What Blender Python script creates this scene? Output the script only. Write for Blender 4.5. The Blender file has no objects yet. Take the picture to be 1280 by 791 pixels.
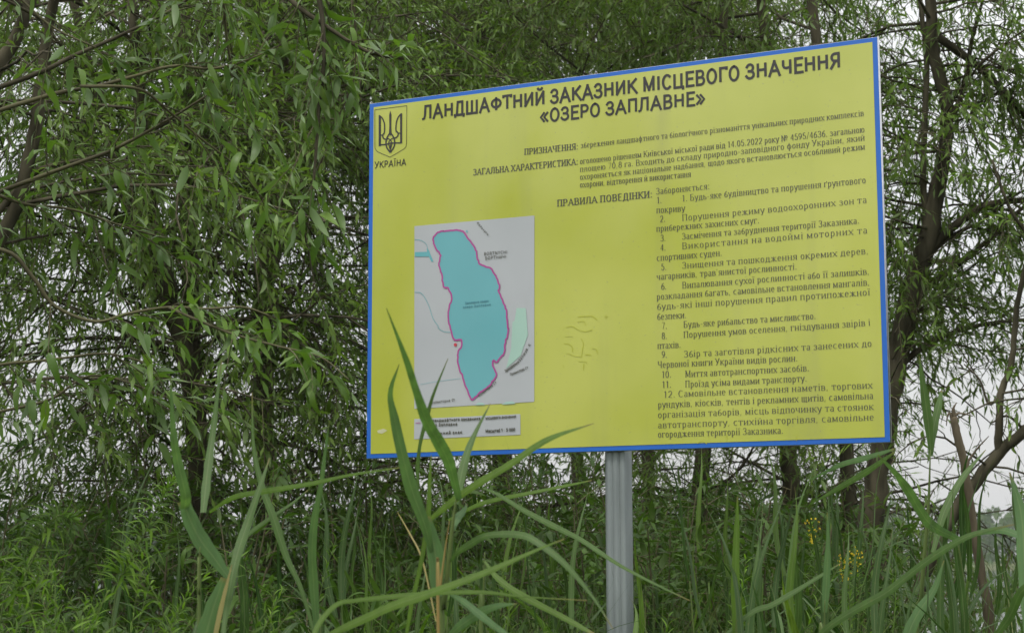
import bpy, math, random
import numpy as np
from mathutils import Matrix, Vector

random.seed(7)
RNG = np.random.default_rng(11)
SC = bpy.context.scene
COL = SC.collection
R = math.radians

# ------------------------------------------------------------------ camera
EYE = 1.6
FPX, CX, CY = 2200.0, 640.0, 395.5          # focal length and centre in photo pixels
PITCH, ROLL = 0.13804, 0.00234
cam_d = bpy.data.cameras.new('camera')
cam = bpy.data.objects.new('camera', cam_d)
COL.objects.link(cam)
SC.camera = cam
cam_d.sensor_width = 36.0
cam_d.lens = 36.0 * FPX / 1280.0
cam_d.clip_start = 0.05
cam_d.clip_end = 6000
CAMM = Matrix.Translation((0, 0, EYE)) @ Matrix.Rotation(math.pi / 2 + PITCH, 4, 'X') @ Matrix.Rotation(-ROLL, 4, 'Z')
cam.matrix_world = CAMM
cam_d.dof.use_dof = True
cam_d.dof.focus_distance = 5.25
cam_d.dof.aperture_fstop = 10.0

# ------------------------------------------------------------------ sky, sun, exposure
SUN_EL, SUN_AZ = R(58), R(215)              # azimuth clockwise from +Y: behind and left of the camera
w = bpy.data.worlds.new('World')
SC.world = w
w.use_nodes = True
nt = w.node_tree
nt.nodes.clear()
sky = nt.nodes.new('ShaderNodeTexSky')
sky.sky_type = 'NISHITA'
sky.sun_disc = False
sky.sun_elevation = SUN_EL
sky.sun_rotation = SUN_AZ
sky.air_density = 1.4
sky.dust_density = 3.0
tc = nt.nodes.new('ShaderNodeTexCoord')
sep = nt.nodes.new('ShaderNodeSeparateXYZ')
nt.links.new(tc.outputs['Generated'], sep.inputs[0])
rmp = nt.nodes.new('ShaderNodeValToRGB')     # overcast cloud deck: a little brighter towards the zenith
rmp.color_ramp.elements[0].position = 0.0
rmp.color_ramp.elements[0].color = (0.215, 0.217, 0.220, 1)
rmp.color_ramp.elements[1].position = 1.0
rmp.color_ramp.elements[1].color = (0.66, 0.66, 0.66, 1)
nt.links.new(sep.outputs[2], rmp.inputs[0])
cn = nt.nodes.new('ShaderNodeTexNoise')
cn.inputs['Scale'].default_value = 2.2
cn.inputs['Detail'].default_value = 5
nt.links.new(tc.outputs['Generated'], cn.inputs['Vector'])
cr = nt.nodes.new('ShaderNodeMapRange')
cr.inputs[1].default_value = 0.3
cr.inputs[2].default_value = 0.7
cr.inputs[3].default_value = 19.5
cr.inputs[4].default_value = 23.5
nt.links.new(cn.outputs[0], cr.inputs[0])
vm = nt.nodes.new('ShaderNodeVectorMath')
vm.operation = 'SCALE'
nt.links.new(rmp.outputs[0], vm.inputs[0])
nt.links.new(cr.outputs[0], vm.inputs['Scale'])
mx = nt.nodes.new('ShaderNodeMix')
mx.data_type = 'RGBA'
mx.inputs[0].default_value = 0.9
nt.links.new(sky.outputs[0], mx.inputs[6])
nt.links.new(vm.outputs[0], mx.inputs[7])
bg = nt.nodes.new('ShaderNodeBackground')
bg.inputs['Strength'].default_value = 0.12
nt.links.new(mx.outputs[2], bg.inputs[0])
wo = nt.nodes.new('ShaderNodeOutputWorld')
nt.links.new(bg.outputs[0], wo.inputs[0])

sun_d = bpy.data.lights.new('sun', 'SUN')
sun_d.energy = 1.5
sun_d.angle = R(12)
sun_d.color = (1.0, 0.96, 0.9)
sun = bpy.data.objects.new('sun', sun_d)
COL.objects.link(sun)
sd = Vector((math.sin(SUN_AZ) * math.cos(SUN_EL), math.cos(SUN_AZ) * math.cos(SUN_EL), math.sin(SUN_EL)))
sun.rotation_euler = sd.to_track_quat('Z', 'Y').to_euler()

SC.view_settings.view_transform = 'Standard'
SC.view_settings.look = 'None'
SC.view_settings.gamma = 1.0
SC.view_settings.exposure = 0.33
SC.render.engine = 'CYCLES'
SC.cycles.max_bounces = 6
SC.cycles.diffuse_bounces = 3
SC.cycles.transmission_bounces = 4
SC.cycles.transparent_max_bounces = 4

# ------------------------------------------------------------------ helpers
CM = np.array(CAMM)
CMI = np.linalg.inv(CM)

def P(px, py, d):
    """point that the photograph shows at pixel (px, py), d metres in front of the camera"""
    c = np.array([(px - CX) / FPX * d, -(py - CY) / FPX * d, -d, 1.0])
    return (CM @ c)[:3]

def proj(V):
    V = np.asarray(V)
    c = V @ CMI[:3, :3].T + CMI[:3, 3]
    d = -c[..., 2]
    dd = np.where(np.abs(d) < 1e-3, 1e-3, d)
    return CX + FPX * c[..., 0] / dd, CY - FPX * c[..., 1] / dd, d

def unit(v):
    v = np.asarray(v, float)
    return v / np.maximum(np.linalg.norm(v, axis=-1, keepdims=True), 1e-9)

def mesh_np(name, V, F, mat, smooth=False, uv=None):
    """V (n,3); F list of index arrays with equal width each"""
    me = bpy.data.meshes.new(name)
    V = np.ascontiguousarray(V, dtype=np.float32)
    Fs = F if isinstance(F, list) else [F]
    Fs = [np.asarray(f, dtype=np.int32) for f in Fs if len(f)]
    me.vertices.add(len(V))
    me.vertices.foreach_set('co', V.ravel())
    nl = sum(f.size for f in Fs)
    nf = sum(len(f) for f in Fs)
    me.loops.add(nl)
    me.loops.foreach_set('vertex_index', np.concatenate([f.ravel() for f in Fs]))
    me.polygons.add(nf)
    tot = np.concatenate([np.full(len(f), f.shape[1], np.int32) for f in Fs])
    st = np.concatenate([[0], np.cumsum(tot)[:-1]]).astype(np.int32)
    me.polygons.foreach_set('loop_start', st)
    me.polygons.foreach_set('loop_total', tot)
    if smooth:
        me.polygons.foreach_set('use_smooth', np.ones(nf, bool))
    if uv is not None:
        lay = me.uv_layers.new(name='UVMap')
        vi = np.concatenate([f.ravel() for f in Fs])
        lay.data.foreach_set('uv', np.asarray(uv, np.float32)[vi].ravel())
    me.update(calc_edges=True)
    if mat:
        me.materials.append(mat)
    return me

def link(name, me, parent=None, loc=None):
    o = bpy.data.objects.new(name, me)
    COL.objects.link(o)
    if parent is not None:
        o.parent = parent
    if loc is not None:
        o.location = loc
    return o

def tag(o, label=None, cat=None, group=None, kind=None):
    if label: o['label'] = label
    if cat: o['category'] = cat
    if group: o['group'] = group
    if kind: o['kind'] = kind
    return o

def thing(name, loc, label, cat, group=None):
    o = link(name, None, None, loc)
    o.empty_display_size = 0.2
    return tag(o, label, cat, group)

def part(name, V, F, mat, root, smooth=False, kind=None, uv=None):
    """world-space geometry as a child of root (root is only translated)"""
    V = np.asarray(V, float) - np.array(root.location)
    o = link(name, mesh_np(name, V, F, mat, smooth, uv), root)
    if kind: o['kind'] = kind
    return o

def spline(pts, n):
    pts = np.asarray(pts, float)
    if len(pts) == 2:
        t = np.linspace(0, 1, n)[:, None]
        return pts[0] * (1 - t) + pts[1] * t
    p = np.vstack([2 * pts[0] - pts[1], pts, 2 * pts[-1] - pts[-2]])
    m = len(pts) - 1
    T = np.linspace(0, m - 1e-6, n)
    i = T.astype(int)
    t = (T - i)[:, None]
    a, b, c, d = p[i], p[i + 1], p[i + 2], p[i + 3]
    return 0.5 * ((2 * b) + (-a + c) * t + (2 * a - 5 * b + 4 * c - d) * t ** 2 + (-a + 3 * b - 3 * c + d) * t ** 3)

def interp(vals, n):
    vals = np.asarray(vals, float)
    return np.interp(np.linspace(0, 1, n), np.linspace(0, 1, len(vals)), vals)

def frames(C):
    T = unit(np.gradient(C, axis=0))
    ref = np.array([0.31, 0.23, 0.92]) if abs(T[:, 2]).mean() < 0.8 else np.array([0.9, 0.35, 0.1])
    A = unit(np.cross(T, ref))
    B = np.cross(A, T)
    return T, A, B

class Geo:
    def __init__(s):
        s.V = []; s.Q = []; s.T = []; s.n = 0
    def add(s, V, Q=None, T=None):
        V = np.asarray(V, float).reshape(-1, 3)
        s.V.append(V)
        if Q is not None and len(Q): s.Q.append(np.asarray(Q, int).reshape(-1, 4) + s.n)
        if T is not None and len(T): s.T.append(np.asarray(T, int).reshape(-1, 3) + s.n)
        s.n += len(V)
    def tube(s, C, rad, k=8, rough=0.0, cap=True):
        C = np.asarray(C, float)
        n = len(C)
        rad = np.broadcast_to(np.asarray(rad, float), (n,))
        T, A, B = frames(C)
        an = np.arange(k) * 2 * math.pi / k
        rr = rad[:, None] * (1 + rough * RNG.normal(size=(n, k)))
        V = C[:, None, :] + rr[..., None] * (np.cos(an)[None, :, None] * A[:, None, :] + np.sin(an)[None, :, None] * B[:, None, :])
        i = np.arange(n - 1)[:, None] * k
        j = np.arange(k)[None, :]
        j2 = (j + 1) % k
        Q = np.stack([i + j, i + j2, i + k + j2, i + k + j], -1).reshape(-1, 4)
        V = V.reshape(-1, 3)
        tris = []
        if cap:
            V = np.vstack([V, C[-1] + T[-1] * rad[-1] * .5, C[0]])
            e = n * k
            for a in range(k):
                tris.append(((n - 1) * k + a, (n - 1) * k + (a + 1) % k, e))
                tris.append(((a + 1) % k, a, e + 1))
        s.add(V, Q, tris)
    def box(s, c, hx, hy, hz, M=None):
        q = np.array([[x, y, z] for z in (-1, 1) for y in (-1, 1) for x in (-1, 1)], float) * [hx, hy, hz]
        if M is not None: q = q @ np.asarray(M).T
        s.add(q + np.asarray(c), [(0, 2, 3, 1), (4, 5, 7, 6), (0, 1, 5, 4), (2, 6, 7, 3), (0, 4, 6, 2), (1, 3, 7, 5)])
    def faces(s):
        F = []
        if s.Q: F.append(np.vstack(s.Q))
        if s.T: F.append(np.vstack(s.T))
        return F
    def verts(s): return np.vstack(s.V)
    def part(s, name, mat, root, smooth=False, kind=None):
        return part(name, s.verts(), s.faces(), mat, root, smooth, kind)
    def obj(s, name, mat, smooth=False):
        return link(name, mesh_np(name, s.verts(), s.faces(), mat, smooth))

# ------------------------------------------------------------------ materials
def newmat(name):
    m = bpy.data.materials.new(name)
    m.use_nodes = True
    n = m.node_tree
    n.nodes.clear()
    return m, n

def leafmat(name, cols, back, trans=0.3, rough=0.45, spec=0.35, tcol=None, streak=False):
    m, n = newmat(name)
    N = n.nodes.new; Lk = n.links.new
    geo = N('ShaderNodeNewGeometry'); oi = N('ShaderNodeObjectInfo')
    ad = N('ShaderNodeMath'); ad.operation = 'ADD'
    Lk(geo.outputs['Random Per Island'], ad.inputs[0]); Lk(oi.outputs['Random'], ad.inputs[1])
    fr = N('ShaderNodeMath'); fr.operation = 'FRACT'; Lk(ad.outputs[0], fr.inputs[0])
    rp = N('ShaderNodeValToRGB')
    els = rp.color_ramp.elements
    while len(els) < len(cols): els.new(0.5)
    for i, c in enumerate(cols):
        els[i].position = i / (len(cols) - 1); els[i].color = (*c, 1)
    Lk(fr.outputs[0], rp.inputs[0])
    tcd = N('ShaderNodeTexCoord')
    ns = N('ShaderNodeTexNoise'); ns.inputs['Scale'].default_value = 60 if streak else 1.3; ns.inputs['Detail'].default_value = 4
    if streak:
        mp = N('ShaderNodeMapping'); mp.inputs['Scale'].default_value = (1, 1, 0.06)
        Lk(tcd.outputs['Object'], mp.inputs[0]); Lk(mp.outputs[0], ns.inputs['Vector'])
    else:
        Lk(geo.outputs['Position'], ns.inputs['Vector'])
    mr = N('ShaderNodeMapRange'); mr.inputs[1].default_value = .3; mr.inputs[2].default_value = .7
    mr.inputs[3].default_value = .62; mr.inputs[4].default_value = 1.4
    Lk(ns.outputs[0], mr.inputs[0])
    sc = N('ShaderNodeVectorMath'); sc.operation = 'SCALE'
    Lk(rp.outputs[0], sc.inputs[0]); Lk(mr.outputs[0], sc.inputs['Scale'])
    bm = N('ShaderNodeMix'); bm.data_type = 'RGBA'
    Lk(geo.outputs['Backfacing'], bm.inputs[0]); Lk(sc.outputs[0], bm.inputs[6]); bm.inputs[7].default_value = (*back, 1)
    if streak:      # parallel veins, pale midrib, browned tip and small brown flecks, all laid out along the blade
        uvn = N('ShaderNodeUVMap'); sx = N('ShaderNodeSeparateXYZ'); Lk(uvn.outputs[0], sx.inputs[0])
        def math_(op, a_, b_=None, cl=False):
            q = N('ShaderNodeMath'); q.operation = op; q.use_clamp = cl
            for k_, v_ in enumerate((a_, b_)):
                if v_ is None: continue
                if isinstance(v_, (int, float)): q.inputs[k_].default_value = v_
                else: Lk(v_, q.inputs[k_])
            return q.outputs[0]
        m1 = N('ShaderNodeMapping'); m1.inputs['Scale'].default_value = (16, 1.2, 1); Lk(uvn.outputs[0], m1.inputs[0])
        n1 = N('ShaderNodeTexNoise'); n1.inputs['Scale'].default_value = 2.0; n1.inputs['Detail'].default_value = 3; Lk(m1.outputs[0], n1.inputs['Vector'])
        vein = math_('ADD', math_('MULTIPLY', n1.outputs[0], .9), .55)
        rib = math_('SUBTRACT', 1.0, math_('MULTIPLY', math_('ABSOLUTE', math_('SUBTRACT', sx.outputs[0], .5)), 14), True)
        g1 = N('ShaderNodeVectorMath'); g1.operation = 'SCALE'; Lk(bm.outputs[2], g1.inputs[0]); Lk(vein, g1.inputs['Scale'])
        r1 = N('ShaderNodeMix'); r1.data_type = 'RGBA'; Lk(math_('MULTIPLY', rib, .45), r1.inputs[0]); Lk(g1.outputs[0], r1.inputs[6]); r1.inputs[7].default_value = (.24, .30, .14, 1)
        m2 = N('ShaderNodeMapping'); m2.inputs['Scale'].default_value = (5, 26, 1); Lk(uvn.outputs[0], m2.inputs[0])
        ao = N('ShaderNodeVectorMath'); ao.operation = 'ADD'; Lk(m2.outputs[0], ao.inputs[0]); Lk(oi.outputs['Random'], ao.inputs[1])
        n2 = N('ShaderNodeTexNoise'); n2.inputs['Scale'].default_value = 1.6; n2.inputs['Detail'].default_value = 2; Lk(ao.outputs[0], n2.inputs['Vector'])
        fl = math_('MULTIPLY', math_('SUBTRACT', n2.outputs[0], .67), 14, True)
        tip = math_('MULTIPLY', math_('SUBTRACT', math_('ADD', sx.outputs[1], math_('MULTIPLY', n1.outputs[0], .08)), .97), 14, True)
        r2 = N('ShaderNodeMix'); r2.data_type = 'RGBA'; Lk(math_('MAXIMUM', math_('MULTIPLY', fl, .6), tip), r2.inputs[0]); Lk(r1.outputs[2], r2.inputs[6]); r2.inputs[7].default_value = (.20, .15, .06, 1)
        bm = r2
    pb = N('ShaderNodeBsdfPrincipled'); pb.inputs['Roughness'].default_value = rough
    pb.inputs['Specular IOR Level'].default_value = spec
    Lk(bm.outputs[2], pb.inputs['Base Color'])
    tr = N('ShaderNodeBsdfTranslucent')
    tm = N('ShaderNodeVectorMath'); tm.operation = 'MULTIPLY'; tm.inputs[1].default_value = tcol or (1.6, 1.8, 0.7)
    Lk(sc.outputs[0], tm.inputs[0]); Lk(tm.outputs[0], tr.inputs[0])
    ms = N('ShaderNodeMixShader'); ms.inputs[0].default_value = trans
    Lk(pb.outputs[0], ms.inputs[1]); Lk(tr.outputs[0], ms.inputs[2])
    out = N('ShaderNodeOutputMaterial'); Lk(ms.outputs[0], out.inputs[0])
    return m

def solid(name, c1, c2, scale=8, rough=0.8, spec=0.3, metal=0.0, bump=0.0, stretch=(1, 1, 1), detail=5, coat=0.0, lo=.35, hi=.65):
    m, n = newmat(name)
    N = n.nodes.new; Lk = n.links.new
    t = N('ShaderNodeTexCoord'); mp = N('ShaderNodeMapping'); mp.inputs['Scale'].default_value = stretch
    Lk(t.outputs['Object'], mp.inputs[0])
    ns = N('ShaderNodeTexNoise'); ns.inputs['Scale'].default_value = scale; ns.inputs['Detail'].default_value = detail
    Lk(mp.outputs[0], ns.inputs['Vector'])
    rp = N('ShaderNodeValToRGB'); rp.color_ramp.elements[0].position = lo; rp.color_ramp.elements[1].position = hi
    rp.color_ramp.elements[0].color = (*c1, 1); rp.color_ramp.elements[1].color = (*c2, 1)
    Lk(ns.outputs[0], rp.inputs[0])
    pb = N('ShaderNodeBsdfPrincipled'); pb.inputs['Roughness'].default_value = rough
    pb.inputs['Specular IOR Level'].default_value = spec; pb.inputs['Metallic'].default_value = metal
    if coat:
        pb.inputs['Coat Weight'].default_value = coat; pb.inputs['Coat Roughness'].default_value = 0.16; pb.inputs['Coat IOR'].default_value = 1.6
    Lk(rp.outputs[0], pb.inputs['Base Color'])
    if bump:
        b = N('ShaderNodeBump'); b.inputs['Strength'].default_value = bump; b.inputs['Distance'].default_value = .01
        Lk(ns.outputs[0], b.inputs['Height']); Lk(b.outputs[0], pb.inputs['Normal'])
    out = N('ShaderNodeOutputMaterial'); Lk(pb.outputs[0], out.inputs[0])
    return m

M = {}
M['willow'] = leafmat('willow_leaf', [(0.0514, 0.0943, 0.0139), (0.0761, 0.1305, 0.0179), (0.1061, 0.1692, 0.0258), (0.0649, 0.1161, 0.0199)], (0.1284, 0.1873, 0.0676), .32, .5, .22)
M['willow_near'] = leafmat('willow_leaf_near', [(0.0469, 0.0967, 0.0139), (0.0692, 0.1329, 0.0179), (0.1028, 0.1752, 0.0258), (0.0581, 0.1161, 0.0239)], (0.1396, 0.2115, 0.0845), .30, .42, .32)
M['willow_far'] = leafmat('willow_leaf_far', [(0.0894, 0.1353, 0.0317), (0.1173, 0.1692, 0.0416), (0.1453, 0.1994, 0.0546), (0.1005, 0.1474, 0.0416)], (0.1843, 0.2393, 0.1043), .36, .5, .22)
M['bush'] = leafmat('bush_leaf', [(0.0272, 0.0588, 0.0098), (0.0424, 0.0846, 0.0134), (0.0567, 0.1068, 0.0184), (0.0340, 0.0712, 0.0147)], (0.0605, 0.1024, 0.0245), .3, .5, .2)  # dark green, lowered further so the colour carries undergrowth shade
M['reed'] = leafmat('reed_leaf', [(.045, .095, .024), (.066, .128, .034), (.085, .145, .045), (.058, .115, .040)], (.075, .130, .042), .30, .55, .22, streak=True)
M['reed_blue'] = leafmat('reed_leaf_bluish', [(.075, .150, .060), (.092, .172, .070), (.105, .185, .078), (.085, .16, .066)], (.088, .160, .068), .26, .55, .25, streak=True)
M['reed_dark'] = leafmat('reed_leaf_painted_shade', [(.022, .056, .012), (.034, .076, .017), (.052, .098, .025), (.028, .066, .017)], (.048, .090, .028), .28, .55, .2, streak=True)  # darker copy of the reed leaf, with the stand's shade put into its colour
M['reed_lime'] = leafmat('reed_leaf_fresh', [(.070, .135, .018), (.090, .165, .024), (.110, .175, .032), (.08, .145, .02)], (.090, .155, .032), .32, .55, .22, streak=True)
M['reed_dry'] = leafmat('reed_leaf_dry', [(.32, .26, .08), (.38, .24, .05), (.30, .27, .12), (.34, .25, .07)], (.34, .29, .13), .2, .5, .3, streak=True)
M['rod'] = leafmat('goldenrod_leaf', [(.060, .125, .014), (.088, .165, .020), (.125, .215, .028), (.050, .105, .014)], (.11, .20, .05), .36, .5, .2)
M['grass'] = leafmat('grass_blade', [(.034, .078, .010), (.050, .100, .014), (.065, .115, .018), (.12, .13, .04)], (.11, .16, .07), .3)
M['bark'] = solid('willow_bark', (.030, .028, .017), (.098, .088, .058), 14, .95, .1, bump=.9, stretch=(1, 1, .22))
M['bark_brown'] = solid('dead_bark', (.070, .058, .038), (.15, .125, .085), 18, .95, .1, bump=.9, stretch=(1, 1, .2))
M['twig'] = solid('twig_bark', (.060, .054, .030), (.105, .10, .05), 6, .8, .2)
M['stem'] = solid('green_stem', (.075, .12, .03), (.11, .15, .04), 5, .6, .3)
M['stem_dry'] = solid('dry_stem', (.24, .20, .06), (.28, .18, .06), 7, .6, .3)
M['petal'] = solid('yellow_petal', (.60, .42, .02), (.75, .58, .04), 30, .6, .2)
M['soil'] = solid('bank_soil', (.03, .04, .016), (.06, .065, .03), 2.0, .95, .1, bump=.4)

# ------------------------------------------------------------------ ground, water, far shore
def ground():
    nx, ny = 80, 70
    xs = np.sinh(np.linspace(-3.2, 3.2, nx)) * 3.0
    ys = np.concatenate([np.linspace(-34, 14.5, ny - 22), np.linspace(15, 22, 22)])
    X, Y = np.meshgrid(xs, ys)
    Z = .05 * np.sin(X * 1.3 + .4) * np.cos(Y * .9) + .04 * np.sin(X * 3.1 + Y * 2.3)
    Z = np.where(Y > 13, Z * .4 - (np.clip(Y, 13, 22) - 13) * .16, Z)
    V = np.stack([X, Y, Z], -1).reshape(-1, 3)
    i = np.arange(ny - 1)[:, None] * nx; j = np.arange(nx - 1)[None, :]
    Q = np.stack([i + j, i + j + 1, i + nx + j + 1, i + nx + j], -1).reshape(-1, 4)
    o = link('ground', mesh_np('ground', V, Q, M['soil'], True)); tag(o, kind='structure')
    # lake
    m, n = newmat('lake_water')
    N = n.nodes.new; Lk = n.links.new
    g = N('ShaderNodeNewGeometry')
    mp = N('ShaderNodeMapping'); mp.inputs['Scale'].default_value = (.35, 1.2, 1); Lk(g.outputs['Position'], mp.inputs[0])
    ns = N('ShaderNodeTexNoise'); ns.inputs['Scale'].default_value = 2.0; ns.inputs['Detail'].default_value = 5; Lk(mp.outputs[0], ns.inputs['Vector'])
    b = N('ShaderNodeBump'); b.inputs['Strength'].default_value = .25; b.inputs['Distance'].default_value = .03; Lk(ns.outputs[0], b.inputs['Height'])
    pb = N('ShaderNodeBsdfPrincipled'); pb.inputs['Base Color'].default_value = (.05, .07, .06, 1); pb.inputs['Roughness'].default_value = .08
    pb.inputs['IOR'].default_value = 1.33
    Lk(b.outputs[0], pb.inputs['Normal']); out = N('ShaderNodeOutputMaterial'); Lk(pb.outputs[0], out.inputs[0])
    V = np.array([[-600, 16, -.6], [600, 16, -.6], [600, 410, -.6], [-600, 410, -.6]], float)
    o = link('lake', mesh_np('lake', V, np.array([[0, 1, 2, 3]]), m)); tag(o, kind='structure')
    # far bank
    xs = np.linspace(-620, 620, 120)
    prof = [(392, -1.2), (400, -.3), (412, .6), (440, 1.2), (2500, 3)]
    V = []
    for (y, z) in prof:
        for x in xs: V.append((x, y + (5 * math.sin(x * .03) + 2 * math.sin(x * .13) if y < 430 else 0), z))
    nx = len(xs)
    i = np.arange(len(prof) - 1)[:, None] * nx; j = np.arange(nx - 1)[None, :]
    Q = np.stack([i + j, i + j + 1, i + nx + j + 1, i + nx + j], -1).reshape(-1, 4)
    o = link('far_bank', mesh_np('far_bank', V, Q, M['grass'], True)); tag(o, kind='structure')

def leafcards(name, C, size, mat, asp=.6):
    n = len(C)
    d = unit(RNG.normal(size=(n, 3))); e = unit(np.cross(d, RNG.normal(size=(n, 3))))
    size = np.broadcast_to(size, (n,))[:, None]
    V = np.stack([C - d * size, C + e * size * asp, C + d * size, C - e * size * asp], 1).reshape(-1, 3)
    Q = np.arange(4 * n).reshape(n, 4)
    return V, Q

def far_wood():
    n = 420
    cx = RNG.uniform(-330, 330, n); cy = RNG.uniform(416, 460, n)
    h = RNG.uniform(10, 15, n) + 1.5 * np.sin(cx * .021)
    r = RNG.uniform(2.8, 5.0, n)
    k = 85
    u = unit(RNG.normal(size=(n, k, 3)))
    rad = RNG.uniform(.55, 1.0, (n, k, 1)) ** .5
    hh = (h / 2)[:, None]
    C = np.stack([cx[:, None] + u[..., 0] * r[:, None] * rad[..., 0], cy[:, None] + u[..., 1] * r[:, None] * rad[..., 0],
                  .3 + hh + u[..., 2] * hh * rad[..., 0]], -1).reshape(-1, 3)
    V, Q = leafcards('w', C, RNG.uniform(.5, 1.2, len(C)), None, .8)
    o = link('far_wood', mesh_np('far_wood', V, Q, M['bush']))
    tag(o, 'hazy blue green line of trees on the far side of the lake', 'far trees', kind='stuff')
    C = np.stack([RNG.uniform(-330, 330, 9000), RNG.uniform(398, 410, 9000), RNG.uniform(-.3, 1.6, 9000)], -1)
    V, Q = leafcards('w', C, RNG.uniform(.3, .7, 9000), None, .3)
    o = link('shore_reeds', mesh_np('shore_reeds', V, Q, M['reed']))
    tag(o, 'pale green reed belt along the far shore below the trees', 'reeds', kind='stuff')

# ------------------------------------------------------------------ leaf machinery
def leaf_mesh_arrays(B, D, Nn, L, W, curl):
    """five-point folded lance leaves: base, left, mid, right, tip -> 4 triangles each"""
    D = unit(D); S = unit(np.cross(D, Nn)); Nn = np.cross(S, D)
    L = L[:, None]; W = W[:, None]; curl = curl[:, None]
    mid = B + D * L * .42
    v0 = B
    v1 = mid - S * W * .5 + Nn * W * .16
    v2 = mid + Nn * L * curl * .35
    v3 = mid + S * W * .5 + Nn * W * .16
    v4 = B + D * L - Nn * L * curl
    V = np.stack([v0, v1, v2, v3, v4], 1).reshape(-1, 3)
    n = len(B); i = np.arange(n)[:, None] * 5
    T = np.concatenate([i + [0, 2, 1], i + [0, 3, 2], i + [1, 2, 4], i + [2, 3, 4]], 1).reshape(-1, 3)
    return V, T

def shoots(O, D, L, nl, leafL, leafW, droop=.35, spread=.9, gdown=.22, jit=.2):
    """leafy shoots: O origins, D directions, L lengths -> leaf arrays and twig centre lines"""
    m = len(O); D = unit(D)
    L = np.broadcast_to(L, (m,))
    def pos(t):
        return O[:, None] + D[:, None] * (L[:, None] * t)[..., None] + np.array([0, 0, -1.]) * (droop * L[:, None] * t ** 2)[..., None]
    t = np.linspace(.1, 1, nl)[None, :] + RNG.uniform(-.02, .02, (m, nl))
    B = pos(t)
    tan = unit(D[:, None] + np.array([0, 0, -1.]) * (2 * droop * t)[..., None])
    ph = RNG.uniform(0, 6.28, (m, 1)) + np.arange(nl)[None, :] * 2.4 + RNG.normal(0, .3, (m, nl))
    a = unit(np.cross(tan, np.array([.3, .2, .93]))); b = np.cross(a, tan)
    rad = np.cos(ph)[..., None] * a + np.sin(ph)[..., None] * b
    ang = RNG.uniform(.5, 1.15, (m, nl)) * spread
    ang = np.where(t > .93, ang * .35, ang)
    dirn = unit(tan * np.cos(ang)[..., None] + rad * np.sin(ang)[..., None] + np.array([0, 0, -gdown]) + RNG.normal(0, jit, (m, nl, 3)))
    up = unit(np.array([0, 0, 1.]) + RNG.normal(0, .45, (m, nl, 3)))
    prof = (.6 + .55 * np.sin(np.clip(t, 0, 1) * 2.6)) * RNG.uniform(.7, 1.2, (m, nl))
    LL = leafL * prof; WW = leafW * prof * RNG.uniform(.8, 1.15, (m, nl))
    curl = RNG.uniform(-.02, .22, (m, nl))
    tw = pos(np.linspace(0, 1, 5)[None, :] * np.ones((m, 1)))
    f = lambda x: x.reshape(-1, *x.shape[2:])
    return [f(B), f(dirn), f(up), f(LL), f(WW), f(curl)], tw

def twig_tubes(tw, r0, r1=.0006):
    """3-sided tubes along (m,5,3)"""
    m, k, _ = tw.shape
    T = unit(np.gradient(tw, axis=1)); A = unit(np.cross(T, np.array([.37, .21, .9]))); B = np.cross(A, T)
    r = np.linspace(1, 0, k)[None, :, None] * np.broadcast_to(r0, (m,))[:, None, None] + r1
    ring = [tw + r * (math.cos(a) * A + math.sin(a) * B) for a in (0, 2.094, 4.189)]
    V = np.stack(ring, 2).reshape(-1, 3)
    i = (np.arange(m)[:, None, None] * k + np.arange(k - 1)[None, :, None]) * 3
    j = np.arange(3)[None, None, :]; j2 = (j + 1) % 3
    Q = np.stack([i + j, i + j2, i + 3 + j2, i + 3 + j], -1).reshape(-1, 4)
    return V, Q

def smooth_leaf_mesh(name, mat, aspect=.2, curl=.15, seg=6, fold=.14):
    """unit leaf along +Y (length 1), real curve and midrib fold, for single leaf objects"""
    V = []; Q = []
    for i in range(seg + 1):
        t = i / seg
        wd = aspect * .5 * (math.sin(math.pi * t ** .75) ** .8 if 0 < t < 1 else .02)
        z = curl * (.3 * math.sin(t * 3.1) - t * t)
        for s in (-1, 0, 1):
            V.append((s * wd + .03 * math.sin(t * 3), t, z + abs(s) * wd * fold * 2))
    for i in range(seg):
        for s in (0, 1):
            a = i * 3 + s
            Q.append((a, a + 1, a + 4, a + 3))
    return mesh_np(name, V, np.array(Q), mat, True)

_LM = {}
def leaf_variants(key, mat, aspect):
    if key not in _LM:
        _LM[key] = [smooth_leaf_mesh('leaf', mat, aspect * a, c) for a, c in ((.9, .05), (1., .16), (1.1, .26), (.85, -.06), (1.05, .38))]
    return _LM[key]

def leaf_objects(A, idx, key, mat, root):
    B, D, U, L, W, C = [a[idx] for a in A]
    D = unit(D); S = unit(np.cross(D, U)); Nn = np.cross(S, D)
    var = leaf_variants(key, mat, 0.21)
    rl = np.array(root.location)
    for i in range(len(B)):
        o = bpy.data.objects.new('leaf', var[random.randrange(len(var))])
        s = L[i]; sw = W[i] / .21
        Mx = Matrix(((S[i, 0] * sw, D[i, 0] * s, Nn[i, 0] * s, B[i, 0] - rl[0]),
                     (S[i, 1] * sw, D[i, 1] * s, Nn[i, 1] * s, B[i, 1] - rl[1]),
                     (S[i, 2] * sw, D[i, 2] * s, Nn[i, 2] * s, B[i, 2] - rl[2]), (0, 0, 0, 1)))
        o.parent = root
        o.matrix_basis = Mx
        COL.objects.link(o)

def in_view(V, mg=60):
    x, y, d = proj(V)
    return (d > .5) & (x > -mg) & (x < 1280 + mg) & (y > -mg) & (y < 791 + mg)

SIGNPX = [(461, 130), (1098, 46), (1113, 553), (459, 573)]
def behind_sign(V):
    x, y, d = proj(V)
    top = 130 + (x - 461) * (-84 / 637.) ; bot = 573 - (x - 459) * (20 / 654.)
    return (d > 5.8) & (x > 480) & (x < 1085) & (y > top + 22) & (y < bot - 14)

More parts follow.
